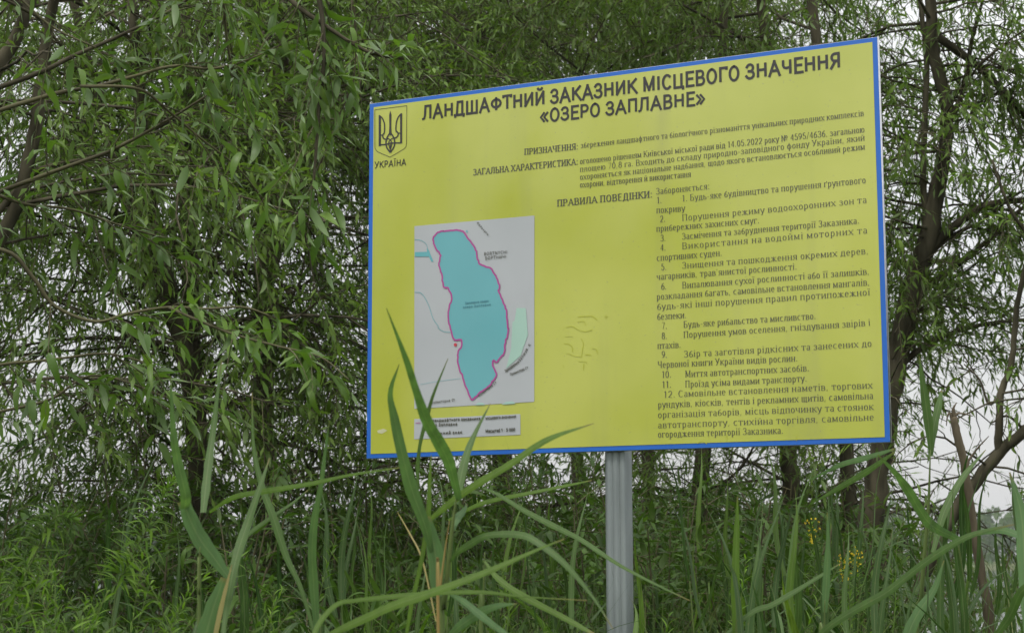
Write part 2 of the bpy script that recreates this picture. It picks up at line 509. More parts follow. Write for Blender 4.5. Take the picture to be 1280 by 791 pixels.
# gaps between the crowns where the photograph lets the sky through: (x, y, rx, ry, strength)
HOLES = [(90, 330, 30, 25, .4), (150, 400, 30, 30, .3), (20, 170, 25, 25, .4), (270, 60, 25, 40, .4), (380, 380, 25, 40, .35), (440, 420, 18, 80, .45), (430, 320, 20, 40, .35), (250, 200, 18, 40, .3), (330, 470, 25, 25, .3), (560, 30, 20, 25, .3), (700, 60, 20, 30, .3), (860, 20, 20, 25, .35), (960, 25, 25, 25, .35), (1205, 520, 75, 62, 1.0), (1150, 590, 35, 40, .8), (1215, 455, 55, 30, .6), (1130, 470, 22, 50, .5),
         (1235, 215, 40, 50, .3), (1150, 120, 25, 60, .35), (1085, 40, 30, 40, .55), (1110, 110, 14, 60, .55),
         (120, 380, 40, 30, .25), (125, 225, 35, 25, .4), (460, 85, 28, 45, .35), (435, 230, 30, 60, .3),
         (395, 290, 30, 60, .3), (205, 560, 30, 40, .3), (470, 600, 55, 18, .4), (690, 600, 35, 25, .35),
         (1140, 760, 130, 60, .5), (905, 585, 50, 20, .4), (1215, 640, 60, 60, .9), (1115, 640, 30, 40, .7)]
def keep_prob(V, base):
    x, y, d = proj(V)
    p = np.full(len(V), base, float)
    for hx, hy, rx, ry, s in HOLES:
        q = ((x - hx) / rx) ** 2 + ((y - hy) / ry) ** 2
        p *= 1 - s * np.exp(-q * .9)
    vis = in_view(V, 90)
    p = np.where(vis, p, base * .38)
    p = np.where(behind_sign(V), base * .25, p)
    return p

def grow_branch(p0, dirn, L, n=8, wob=.12, grav=-.1):
    pts = [np.array(p0, float)]; d = unit(dirn)
    for i in range(n - 1):
        d = unit(d + RNG.normal(0, wob, 3) + np.array([0, 0, grav * .3]))
        pts.append(pts[-1] + d * L / (n - 1))
    return np.array(pts)

def willow(label, stems, side=[], nb=26, blen=(.9, 2.0), dens=1.0, leafL=.075, leafW=.014, shootL=(.25, .5), nl=17,
           mat='willow', nobj=0, group=None, zmin=1.0, cat='tree', shootgap=.085, droop=.35, name='willow_tree', clip=None, bmat='bark', branch_up=.5):
    """stems: list of (world polyline, [radii]); side: named side branches, same format"""
    base = stems[0][0][0]
    root = thing(name, (base[0], base[1], 0.0), label, cat, group)
    g = Geo()
    lines = []
    for k, (pl, rr) in enumerate(stems):
        n = max(14, len(pl) * 5)
        C = spline(pl, n); r = interp(rr, n)
        C = C + RNG.normal(0, 1, C.shape) * r[:, None] * .10
        g2 = g if k == 0 else Geo()
        g2.tube(C, r, 12, .05)
        if k: g2.part('stem', M[bmat], root, True)
        lines.append((C, r, 1))
    g.part('trunk', M[bmat], root, True)
    for (pl, rr) in side:
        n = max(12, len(pl) * 4)
        C = spline(pl, n); r = interp(rr, n)
        g2 = Geo(); g2.tube(C, r, 8, .06); g2.part('branch', M[bmat], root, True)
        lines.append((C, r, 2))
    SO, SD, SL = [], [], []
    gb = Geo()
    def put_shoots(C, L, t0=.25):
        k = max(1, int(L / shootgap))
        for _ in range(k):
            t = t0 + (1 - t0) * random.random()
            i = min(int(t * (len(C) - 1)), len(C) - 2)
            p = C[i] + (C[i + 1] - C[i]) * random.random()
            d = unit(C[i + 1] - C[i]) * .8 + unit(RNG.normal(size=3)) * .9 + np.array([0, 0, -.15])
            SO.append(p); SD.append(d); SL.append(random.uniform(*shootL))
    for (C, r, lev) in lines:
        L = np.linalg.norm(np.diff(C, axis=0), axis=1).sum()
        cand = [i for i in range(len(C) - 1) if C[i][2] > zmin]
        if not cand: continue
        k = int(nb * L / 4.0 * (1.0 if lev == 1 else 1.6))
        for _ in range(k):
            i = random.choice(cand)
            az = random.uniform(0, 6.283)
            d = np.array([math.cos(az), math.sin(az) * .8, random.uniform(-.25, 1.0) * branch_up + .1])
            if lev == 2: d = d + unit(C[i + 1] - C[i]) * .8
            f = 1.0 if lev == 1 else .55
            bl = random.uniform(*blen) * f
            p = C[i] + (C[i + 1] - C[i]) * random.random()
            bc = grow_branch(p, d, bl, 7, .16, -.25)
            rb = min(r[i] * .35, .003 + bl * .005)
            gb.tube(bc, np.linspace(rb, .003, 7), 5, cap=False)
            put_shoots(bc, bl)
            for _s in range(int(2 + bl * 2.2)):
                j = random.randint(1, 5)
                sdv = unit(bc[j + 1] - bc[j]) * .7 + unit(RNG.normal(size=3)) * .8
                sl = bl * random.uniform(.25, .5)
                sb = grow_branch(bc[j], sdv, sl, 5, .18, -.4)
                gb.tube(sb, np.linspace(rb * .5, .002, 5), 4, cap=False)
                put_shoots(sb, sl, .1)
        if lev == 2: put_shoots(C, L * 1.2, .15)
    if gb.V: gb.part('branch', M[bmat], root, True, 'stuff')
    O = np.array(SO); D = np.array(SD); L = np.array(SL)
    kp = RNG.random(len(O)) < keep_prob(O + unit(D) * L[:, None] * .5, dens)
    if clip is not None: kp &= clip(O)
    kp &= O[:, 2] > .3
    O, D, L = O[kp], D[kp], L[kp]
    A, tw = shoots(O, D, L, nl, leafL, leafW, droop)
    V, Q = twig_tubes(tw, .0022)
    part('twig', V, Q, M['twig'], root, kind='stuff')
    emit_leaves(A, root, mat, nobj)
    return root

STAT = {'leaf': 0}
def emit_leaves(A, root, mat, nobj, nm='foliage'):
    n = len(A[0]); mask = np.ones(n, bool)
    if nobj:
        c = A[0] + unit(A[1]) * A[3][:, None] * .5
        x, y, d = proj(c)
        vis = in_view(c, -5) & ~behind_sign(c)
        face = np.abs((unit(np.cross(np.cross(A[1], A[2]), A[1])) * unit(c - np.array([0, 0, EYE]))).sum(1)) + .3
        sc = np.where(vis, A[3] * A[4] * face / d ** 2, 0)
        idx = np.argsort(-sc)[:nobj]
        idx = idx[sc[idx] > 0]
        leaf_objects(A, idx, mat, M[mat], root)
        mask[idx] = False
    A2 = [a[mask] for a in A]
    V, T = leaf_mesh_arrays(*A2)
    STAT['leaf'] += len(A2[0])
    part(nm, V, T, M[mat], root, kind='stuff')

def W(pts, d):
    """list of (px, py[, depth offset]) -> world polyline at depth d; lead-in points are dropped to the ground"""
    out = []
    for p in pts:
        q = P(p[0], p[1], d + (p[2] if len(p) > 2 else 0))
        if q[2] < 0: q[2] = -.02
        out.append(q)
    return np.array(out)

def rpx(rs, d): return [r * d / FPX for r in rs]

ground()
far_wood()

# ------------------------------------------------------------------ the information sign
YAW = 0.45084725
SW, SH = 1.66707, 1.14944
SCN = np.array([0.28971797, 5.2, 0.89540516 + EYE])
SU = np.array([math.cos(YAW), -math.sin(YAW), 0.0])
SVv = np.array([0, 0, 1.0])
SN = np.array([-math.sin(YAW), -math.cos(YAW), 0.0])      # towards the viewer
SMAT = np.stack([SU, -SN, SVv], 1)                        # local x right, y into the board, z up

def uv(px, py):
    """photo pixel -> metres on the face of the board (origin at its centre)"""
    d = unit(P(px, py, 1.0) - np.array([0, 0, EYE]))
    o = np.array([0, 0, EYE])
    t = ((SCN - o) @ SN) / (d @ SN)
    q = o + d * t - SCN
    return np.array([q @ SU, q[2]])

class Flat:
    """print on the board: flat shapes a hair in front of its face"""
    def __init__(s, off): s.g = Geo(); s.off = off; s.k = 0
    def pts(s, P2):
        s.k += 1
        P2 = np.asarray(P2, float)
        o = s.off + (s.k % 7) * .00002
        return np.stack([P2[:, 0], np.full(len(P2), -o), P2[:, 1]], 1)
    def ribbon(s, L, w):
        L = np.asarray(L, float)
        w = np.broadcast_to(np.asarray(w, float), (len(L),))[:, None] * .5
        T = np.gradient(L, axis=0); T = T / np.maximum(np.linalg.norm(T, axis=1, keepdims=True), 1e-9)
        Nn = np.stack([-T[:, 1], T[:, 0]], 1)
        V = np.vstack([s.pts(L + Nn * w), s.pts(L - Nn * w)])
        V[:, 1] = V[0, 1]
        n = len(L)
        s.g.add(V, [(i, i + 1, n + i + 1, n + i) for i in range(n - 1)])
    def poly(s, L):
        from mathutils.geometry import tessellate_polygon
        V = s.pts(L)
        tr = tessellate_polygon([[Vector((p[0], p[1], 0)) for p in L]])
        s.g.add(V, None, [tuple(t) for t in tr])
    def part(s, name, mat, root):
        return link(name, mesh_np(name, s.g.verts(), s.g.faces(), mat), root)

# stroke alphabet, unit height; every glyph: (width, [polylines], [serif points])
def arc(cx, cy, rx, ry, a0, a1, n=9):
    return [(cx + rx * math.cos(R(a0 + (a1 - a0) * i / (n - 1))), cy + ry * math.sin(R(a0 + (a1 - a0) * i / (n - 1)))) for i in range(n)]

GL = {}
def G(ch, wd, lines, ser=()):
    GL[ch] = (wd, lines, ser)
def st(x): return [(x, 0), (x, 1)]
def two(*xs): return [(x, y) for x in xs for y in (0, 1)]
G('А', .86, [[(.06, 0), (.43, 1)], [(.43, 1), (.80, 0)], [(.19, .33), (.67, .33)]], [(.06, 0), (.80, 0)])
G('Б', .74, [st(.14), [(.14, 1), (.64, 1)], [(.14, .56), (.42, .56)] + arc(.42, .28, .24, .28, 80, -90) + [(.14, 0)]], [(.14, 1)])
G('В', .76, [st(.14), [(.14, 1), (.40, 1)] + arc(.42, .76, .2, .24, 80, -90) + [(.14, .52)], [(.40, .52)] + arc(.44, .26, .24, .26, 80, -90) + [(.14, 0)]], [(.14, 0), (.14, 1)])
G('Г', .66, [st(.14), [(.14, 1), (.62, 1)], [(.62, 1), (.62, .84)]], two(.14))
G('Ґ', .66, [st(.14), [(.14, 1), (.60, 1)], [(.60, 1), (.60, 1.2)]], two(.14))
G('Д', .86, [[(.2, .0), (.28, 1)], [(.28, 1), (.68, 1)], [(.68, 1), (.68, 0)], [(.04, 0), (.82, 0)], [(.06, 0), (.06, -.2)], [(.80, 0), (.80, -.2)]], [])
G('Е', .68, [st(.14), [(.14, 1), (.62, 1)], [(.14, .52), (.55, .52)], [(.14, 0), (.64, 0)]], [(.14, 1)])
G('Є', .76, [arc(.42, .5, .32, .5, 50, 310, 13), [(.12, .5), (.55, .5)]], [])
G('Ж', 1.06, [st(.53), [(.53, .5), (.08, 1)], [(.53, .5), (.98, 1)], [(.53, .5), (.06, 0)], [(.53, .5), (1.0, 0)]], [(.53, 0), (.53, 1), (.06, 0), (1.0, 0)])
G('З', .68, [arc(.32, .75, .24, .25, 160, -80, 10) + [(.24, .52)], [(.24, .52)] + arc(.32, .26, .28, .26, 80, -160, 11)], [])
G('И', .84, [st(.14), st(.70), [(.14, .05), (.70, .95)]], two(.14, .70))
G('Й', .84, [st(.14), st(.70), [(.14, .05), (.70, .95)], arc(.42, 1.24, .16, .10, 190, 350, 6)], two(.14, .70))
G('І', .32, [st(.16)], two(.16))
G('Ї', .36, [st(.18), [(.06, 1.14), (.06, 1.28)], [(.30, 1.14), (.30, 1.28)]], two(.18))
G('К', .80, [st(.14), [(.16, .46), (.70, 1)], [(.32, .58), (.76, 0)]], [(.14, 0), (.14, 1), (.76, 0), (.70, 1)])
G('Л', .82, [[(.04, .02), (.14, .06), (.20, .3), (.24, 1)], [(.24, 1), (.68, 1)], st(.68)], [(.68, 0)])
G('М', .98, [st(.14), st(.84), [(.14, 1), (.49, .1)], [(.49, .1), (.84, 1)]], two(.14, .84))
G('Н', .84, [st(.14), st(.70), [(.14, .52), (.70, .52)]], two(.14, .70))
G('О', .84, [arc(.42, .5, .32, .5, 90, 450, 19)], [])
G('П', .82, [st(.14), st(.68), [(.14, 1), (.68, 1)]], two(.14, .68))
G('Р', .72, [st(.14), [(.14, 1), (.38, 1)] + arc(.40, .74, .24, .26, 80, -90) + [(.14, .48)]], two(.14))
G('С', .76, [arc(.42, .5, .32, .5, 50, 310, 14)], [])
G('Т', .74, [st(.37), [(.04, 1), (.70, 1)], [(.04, 1), (.04, .84)], [(.70, 1), (.70, .84)]], [(.37, 0)])
G('У', .76, [[(.06, 1), (.38, .34)], [(.70, 1), (.36, .24), (.26, .04), (.12, .0)]], [(.06, 1), (.70, 1)])
G('Ф', .96, [st(.48), arc(.48, .52, .38, .30, 90, 450, 17)], two(.48))
G('Х', .80, [[(.08, 1), (.72, 0)], [(.72, 1), (.08, 0)]], two(.08, .72))
G('Ц', .86, [st(.14), st(.68), [(.14, 0), (.80, 0)], [(.80, 0), (.80, -.2)]], [(.14, 1), (.68, 1)])
G('Ч', .78, [st(.64), [(.12, 1), (.12, .6), (.2, .46), (.36, .42), (.64, .46)]], [(.64, 0), (.64, 1), (.12, 1)])
G('Ш', 1.12, [st(.14), st(.56), st(.98), [(.14, 0), (.98, 0)]], [(.14, 1), (.56, 1), (.98, 1)])
G('Щ', 1.14, [st(.14), st(.55), st(.96), [(.14, 0), (1.08, 0)], [(1.08, 0), (1.08, -.2)]], [(.14, 1), (.55, 1), (.96, 1)])
G('Ь', .70, [st(.14), [(.14, .54), (.38, .54)] + arc(.40, .27, .24, .27, 80, -90) + [(.14, 0)]], [(.14, 1)])
G('Ю', 1.10, [st(.14), [(.14, .52), (.40, .52)], arc(.70, .5, .30, .5, 90, 450, 17)], two(.14))
G('Я', .76, [st(.62), [(.62, 1), (.38, 1)] + arc(.36, .74, .24, .26, 100, 270) + [(.62, .48)], [(.38, .48), (.08, 0)]], [(.62, 0), (.62, 1), (.08, 0)])
G('а', .70, [[(.14, .86)] + arc(.34, .78, .22, .22, 150, 10, 7) + [(.56, .1), (.66, 0)], arc(.32, .27, .22, .27, 60, 330, 9)], [])
G('б', .74, [arc(.40, .36, .28, .36, 90, 450, 15), [(.12, .4), (.14, .85), (.3, 1.15), (.62, 1.35)]], [])
G('е', .70, [[(.10, .52), (.60, .52)] + arc(.36, .5, .26, .5, 5, 315, 14)], [])
G('о', .74, [arc(.37, .5, .27, .5, 90, 450, 17)], [])
G('с', .66, [arc(.37, .5, .27, .5, 50, 310, 12)], [])
G('є', .66, [arc(.37, .5, .27, .5, 50, 310, 12), [(.12, .52), (.48, .52)]], [])
G('р', .78, [[(.16, -.42), (.16, 1)], arc(.38, .5, .28, .5, 140, -140, 13)], [(.16, -.42)])
G('у', .74, [[(.06, 1), (.38, .02)], [(.70, 1), (.34, -.2), (.22, -.4), (.08, -.38)]], [(.06, 1), (.70, 1)])
G('ф', 1.0, [[(.50, -.42), (.50, 1.4)], arc(.5, .5, .38, .5, 90, 450, 17)], [(.5, -.42)])
G('і', .36, [st(.18), [(.18, 1.3), (.18, 1.46)]], two(.18))
G('ї', .40, [st(.20), [(.07, 1.3), (.07, 1.44)], [(.33, 1.3), (.33, 1.44)]], two(.20))
G('й', .84, [st(.14), st(.70), [(.14, .05), (.70, .95)], arc(.42, 1.4, .17, .14, 190, 350, 6)], two(.14, .70))
G('ґ', .66, [st(.14), [(.14, 1), (.60, 1)], [(.60, 1), (.60, 1.28)]], two(.14))
G('0', .66, [arc(.33, .5, .25, .5, 90, 450, 17)], [])
G('1', .56, [st(.32), [(.10, .84), (.32, 1)]], [(.32, 0)])
G('2', .66, [arc(.33, .72, .23, .28, 170, -30, 9) + [(.08, 0)], [(.08, 0), (.60, 0)]], [])
G('3', .66, GL['З'][1], [])
G('4', .66, [st(.46), [(.46, 1), (.04, .3)], [(.04, .3), (.62, .3)]], [])
G('5', .66, [[(.56, 1), (.18, 1)], [(.18, 1), (.14, .56)] + arc(.32, .32, .25, .32, 110, -160, 11)], [])
G('6', .66, [arc(.34, .3, .25, .3, 90, 450, 15), [(.56, .98), (.28, .86), (.11, .55), (.09, .3)]], [])
G('7', .64, [[(.08, 1), (.58, 1)], [(.58, 1), (.24, 0)]], [])
G('8', .66, [arc(.33, .76, .2, .24, 90, 450, 13), arc(.33, .27, .25, .27, 90, 450, 15)], [])
G('9', .66, [arc(.32, .7, .25, .3, 90, 450, 15), [(.10, .02), (.38, .14), (.55, .45), (.57, .7)]], [])
G('№', 1.3, [st(.12), [(.12, 1), (.62, 0)], st(.62), arc(.96, .66, .18, .24, 90, 450, 13), [(.78, .2), (1.14, .2)]], [(.12, 0)])
G('.', .30, [[(.15, 0), (.15, .12)]], [])
G(',', .30, [[(.16, .12), (.08, -.16)]], [])
G(':', .32, [[(.16, 0), (.16, .12)], [(.16, .56), (.16, .68)]], [])
G('-', .44, [[(.06, .38), (.38, .38)]], [])
G('/', .46, [[(.04, -.1), (.42, 1.05)]], [])
G('’', .28, [[(.16, 1.0), (.10, .78)]], [])
G('«', .74, [[(.36, .72), (.10, .40), (.36, .08)], [(.64, .72), (.38, .40), (.64, .08)]], [])
G('»', .74, [[(.10, .72), (.36, .40), (.10, .08)], [(.38, .72), (.64, .40), (.38, .08)]], [])
G('R', .78, [st(.14), [(.14, 1), (.40, 1)] + arc(.42, .75, .22, .25, 80, -90) + [(.14, .5)], [(.40, .5), (.70, 0)]], [])
G('N', .84, [st(.14), st(.70), [(.14, 1), (.70, 0)]], [])
G('Y', .74, [[(.06, 1), (.37, .5)], [(.68, 1), (.37, .5)], [(.37, .5), (.37, 0)]], [])
G('S', .68, [arc(.34, .75, .24, .25, 40, 260, 9), arc(.34, .26, .26, .26, 90, -140, 9)], [])
LOW = 'вгджзиклмнпстхцчшщьюя'

def text(fl, s, p0, p1, cap, serif=True, bold=False, xh=.68, thick=None, thin=None, ser=None):
    """lay s along p0 -> p1 (board metres), stretched like a justified line"""
    T = thick if thick else (.185 if bold else .120) * cap
    t = thin if thin else (.085 if bold else .05) * cap
    if not serif: T = t = thick
    items = []; x = 0
    for ch in s:
        if ch == ' ':
            x += .36; items.append(None); continue
        if ch == '\t':
            x += 2.0; items.append(None); continue
        sy = 1.0; sx = 1.0; g = ch
        if ch in LOW: g = ch.upper(); sy = xh; sx = .80
        elif ch in 'аоеєсруіїйґ': sy = xh; sx = .80
        elif ch in 'бф': sy = xh; sx = .80
        wd, ln, se = GL[g]
        items.append((x, sx, sy, ln, se)); x += wd * sx + (.10 if not serif else .12)
    tot = x - .06
    p0 = np.array(p0); p1 = np.array(p1)
    L = np.linalg.norm(p1 - p0); ax = (p1 - p0) / L; ay = np.array([-ax[1], ax[0]])
    kx = L / tot
    T = min(T, kx * .19) if serif else T
    gx = min(kx, cap * 1.12)                 # glyphs keep their shape, the rest goes into spacing
    for it in items:
        if it is None: continue
        x, sx, sy, ln, se = it
        for l in ln:
            q = np.array([(x * kx + a * sx * gx, b * sy * cap) for a, b in l])
            if len(q) == 2:
                q = np.vstack([q[0], (q[0] + q[1]) / 2, q[1]])
            d = np.gradient(q, axis=0); d /= np.maximum(np.linalg.norm(d, axis=1, keepdims=True), 1e-9)
            if serif:
                s_ = np.abs(d[:, 1]) ** 1.5
                up = (d[:, 0] * d[:, 1] > .15)
                wv = t + (T - t) * s_ * np.where(up & (np.abs(d[:, 0]) > .2) & (len(l) == 2), .12, 1.0)
            else: wv = np.full(len(q), T)
            if not serif:
                q[0] -= d[0] * T * .5 * (abs(d[0][1]) < .99); q[-1] += d[-1] * T * .5 * (abs(d[-1][1]) < .99)
            Wd = p0 + q[:, :1] * ax + q[:, 1:] * ay
            fl.ribbon(Wd, wv)
        if serif:
            for a, b in se:
                c = np.array([x * kx + a * sx * gx, b * sy * cap]); h = T * .95
                yb = c[1] + (t * .4 if b < .5 else -t * .4)
                fl.ribbon([p0 + (c[0] - h) * ax + yb * ay, p0 + (c[0] + h) * ax + yb * ay], t * 1.1)

def plastic(name, col, rough=.3, spec=.5, var=.06, coat=1.0):
    c2 = tuple(min(1, c * (1 + var)) for c in col); c1 = tuple(c * (1 - var) for c in col)
    return solid(name, c1, c2, 3.5, rough, spec, 0, 0, (1, 1, 1), 3, coat)

def build_sign():
    root = thing('information_sign', (SCN[0], SCN[1], 0), 'yellow notice board with blue border, lake map and printed rules on a grey metal post', 'information sign')
    root.rotation_euler = (0, 0, -YAW)
    zc = SCN[2]
    board = link('board', None, root); 
    my, yn = newmat('yellow_vinyl')      # sun-faded vinyl: pale patches, faint rain runs, uneven gloss
    N = yn.nodes.new; Lk = yn.links.new
    tcd = N('ShaderNodeTexCoord')
    def noise(scale, st, det):
        mp = N('ShaderNodeMapping'); mp.inputs['Scale'].default_value = st; Lk(tcd.outputs['Object'], mp.inputs[0])
        ns = N('ShaderNodeTexNoise'); ns.inputs['Scale'].default_value = scale; ns.inputs['Detail'].default_value = det; Lk(mp.outputs[0], ns.inputs['Vector']); return ns.outputs[0]
    def ramp(f, lo, hi, a, b):
        r_ = N('ShaderNodeMapRange'); Lk(f, r_.inputs[0])
        for k_, v_ in zip((1, 2, 3, 4), (lo, hi, a, b)): r_.inputs[k_].default_value = v_
        return r_.outputs[0]
    def mixc(fac, a, b):
        m_ = N('ShaderNodeMix'); m_.data_type = 'RGBA'; Lk(fac, m_.inputs[0])
        for k_, v_ in ((6, a), (7, b)):
            if isinstance(v_, tuple): m_.inputs[k_].default_value = (*v_, 1)
            else: Lk(v_, m_.inputs[k_])
        return m_.outputs[2]
    c = mixc(ramp(noise(2.1, (1, 1, 1), 4), .38, .66, 0, 1), (.385, .425, .016), (.455, .485, .050))
    c = mixc(ramp(noise(9, (1, 1, .07), 5), .55, .8, 0, .35), c, (.26, .27, .06))
    c = mixc(ramp(noise(120, (1, 1, 1), 2), .70, .74, 0, .4), c, (.20, .20, .08))
    pb = N('ShaderNodeBsdfPrincipled'); Lk(c, pb.inputs['Base Color']); pb.inputs['Coat Weight'].default_value = 1.0; pb.inputs['Coat IOR'].default_value = 1.75
    Lk(ramp(noise(3, (1, 1, .5), 5), .35, .65, .11, .24), pb.inputs['Coat Roughness']); pb.inputs['Roughness'].default_value = .3
    b_ = N('ShaderNodeBump'); b_.inputs['Strength'].default_value = .35; b_.inputs['Distance'].default_value = .02; Lk(noise(2.6, (1, 1, .6), 1), b_.inputs['Height'])
    Lk(b_.outputs[0], pb.inputs['Coat Normal'])
    out = N('ShaderNodeOutputMaterial'); Lk(pb.outputs[0], out.inputs[0])
    mb = plastic('blue_vinyl', (.010, .12, .50), .4, .4, .05, .25)
    mk = plastic('black_ink', (.022, .020, .016), .4, .4, .02, .35)
    mg = plastic('grey_ink', (.062, .062, .040), .4, .4, .02, .5)
    ml = plastic('map_paper', (.40, .425, .445), .3, .5, .03)
    mt = plastic('map_teal', (.10, .37, .41), .3, .5, .03)
    mm = plastic('map_magenta', (.36, .035, .24), .3, .5, .03)
    mgn = plastic('map_green', (.33, .52, .44), .3, .5, .03)
    mred = plastic('map_red', (.5, .02, .04), .3, .5, .03)
    msc = plastic('scuffed_vinyl', (.37, .39, .045), .6, .3, .05, 0)
    mal = solid('board_edge_metal', (.42, .43, .44), (.6, .6, .62), 30, .45, .5, .8)
    mga = solid('galvanised_steel', (.22, .25, .25), (.33, .37, .37), 9, .5, .5, .6, .15, (1, 1, .25), 6)
    # board: bevelled slab (metal composite)
    hw, hh, th, bv = SW / 2, SH / 2, .016, .002
    V = []; 
    for (y, ix) in ((0.0, bv), (bv, 0), (th - bv, 0), (th, bv)):
        for sx, sz in ((-1, -1), (1, -1), (1, 1), (-1, 1)):
            V.append((sx * (hw - ix), y + .0, sz * (hh - ix)))
    Q = [(0, 1, 2, 3)] + [(12, 15, 14, 13)]
    for k in range(3):
        for a in range(4):
            b = (a + 1) % 4
            Q.append((k * 4 + a, (k + 1) * 4 + a, (k + 1) * 4 + b, k * 4 + b))
    me = mesh_np('board', V, np.array(Q), mal); board.data = me if False else None
    bpy.data.objects.remove(board)
    board = link('board', me, root, (0, 0, zc))
    # vinyl face (blue sheet, yellow sheet over it)
    def sheet(name, poly, off, mat):
        f = Flat(off); f.poly(poly); return f.part(name, mat, root)
    def R4(a): return [uv(*p) for p in a]
    e = .0015
    o = sheet('blue_border', [(-hw + e, -hh + e), (hw - e, -hh + e), (hw - e, hh - e), (-hw + e, hh - e)], .0012, mb); o.location = (0, 0, zc)
    inner = R4([(466.8, 135.0), (1091.2, 52.6), (1105.8, 546.6), (464.6, 566.6)])
    # straight rectangle from the measured corners
    x0 = (inner[0][0] + inner[3][0]) / 2; x1 = (inner[1][0] + inner[2][0]) / 2
    z1 = (inner[0][1] + inner[1][1]) / 2; z0 = (inner[2][1] + inner[3][1]) / 2
    o = sheet('yellow_face', [(x0, z0), (x1, z0), (x1, z1), (x0, z1)], .0024, my); o.location = (0, 0, zc)
    panels = {}
    def add(f, name, mat):
        par = panels.get('map_panel') if name.startswith(('map_l', 'map_s', 'map_b', 'map_m', 'map_park', 'lake_n')) else None
        o = f.part(name, mat, par or root)
        if par is None: o.location = (0, 0, zc)
        panels[name] = o; return o
    def span(a, b): return uv(*a), uv(*b)
    cap = lambda px, a: abs(uv(a[0], a[1] - px)[1] - uv(*a)[1])
    # title
    for s, a, b, c in (('ЛАНДШАФТНИЙ ЗАКАЗНИК МІСЦЕВОГО ЗНАЧЕННЯ', (529, 149.6), (1052, 84.4), 16.8),
                       ('«ОЗЕРО ЗАПЛАВНЕ»', (675, 153.6), (883, 130.3), 15.6)):
        f = Flat(.0036); p, q = span(a, b); h = cap(c, ((a[0] + b[0]) / 2, (a[1] + b[1]) / 2)); text(f, s, p, q, h, False, thick=h * .185); add(f, 'title_line', mk)
    f = Flat(.0036); p, q = span((469, 210.6), (508.5, 206.8)); h = cap(7.6, (489, 209)); text(f, 'УКРАЇНА', p, q, h, False, thick=h * .15)
    add(f, 'country_name', mk)
    # headings
    for s, a, b, c in (('ПРИЗНАЧЕННЯ:', (656, 194), (723.5, 187), 7.4), ('ЗАГАЛЬНА ХАРАКТЕРИСТИКА:', (592, 219.5), (723.5, 206), 7.6),
                       ('ПРАВИЛА ПОВЕДІНКИ:', (697, 258.5), (816.5, 247), 8.2)):
        f = Flat(.0036); p, q = span(a, b); text(f, s, p, q, cap(c, ((a[0] + b[0]) / 2, a[1])), True, True); add(f, 'heading', mg)
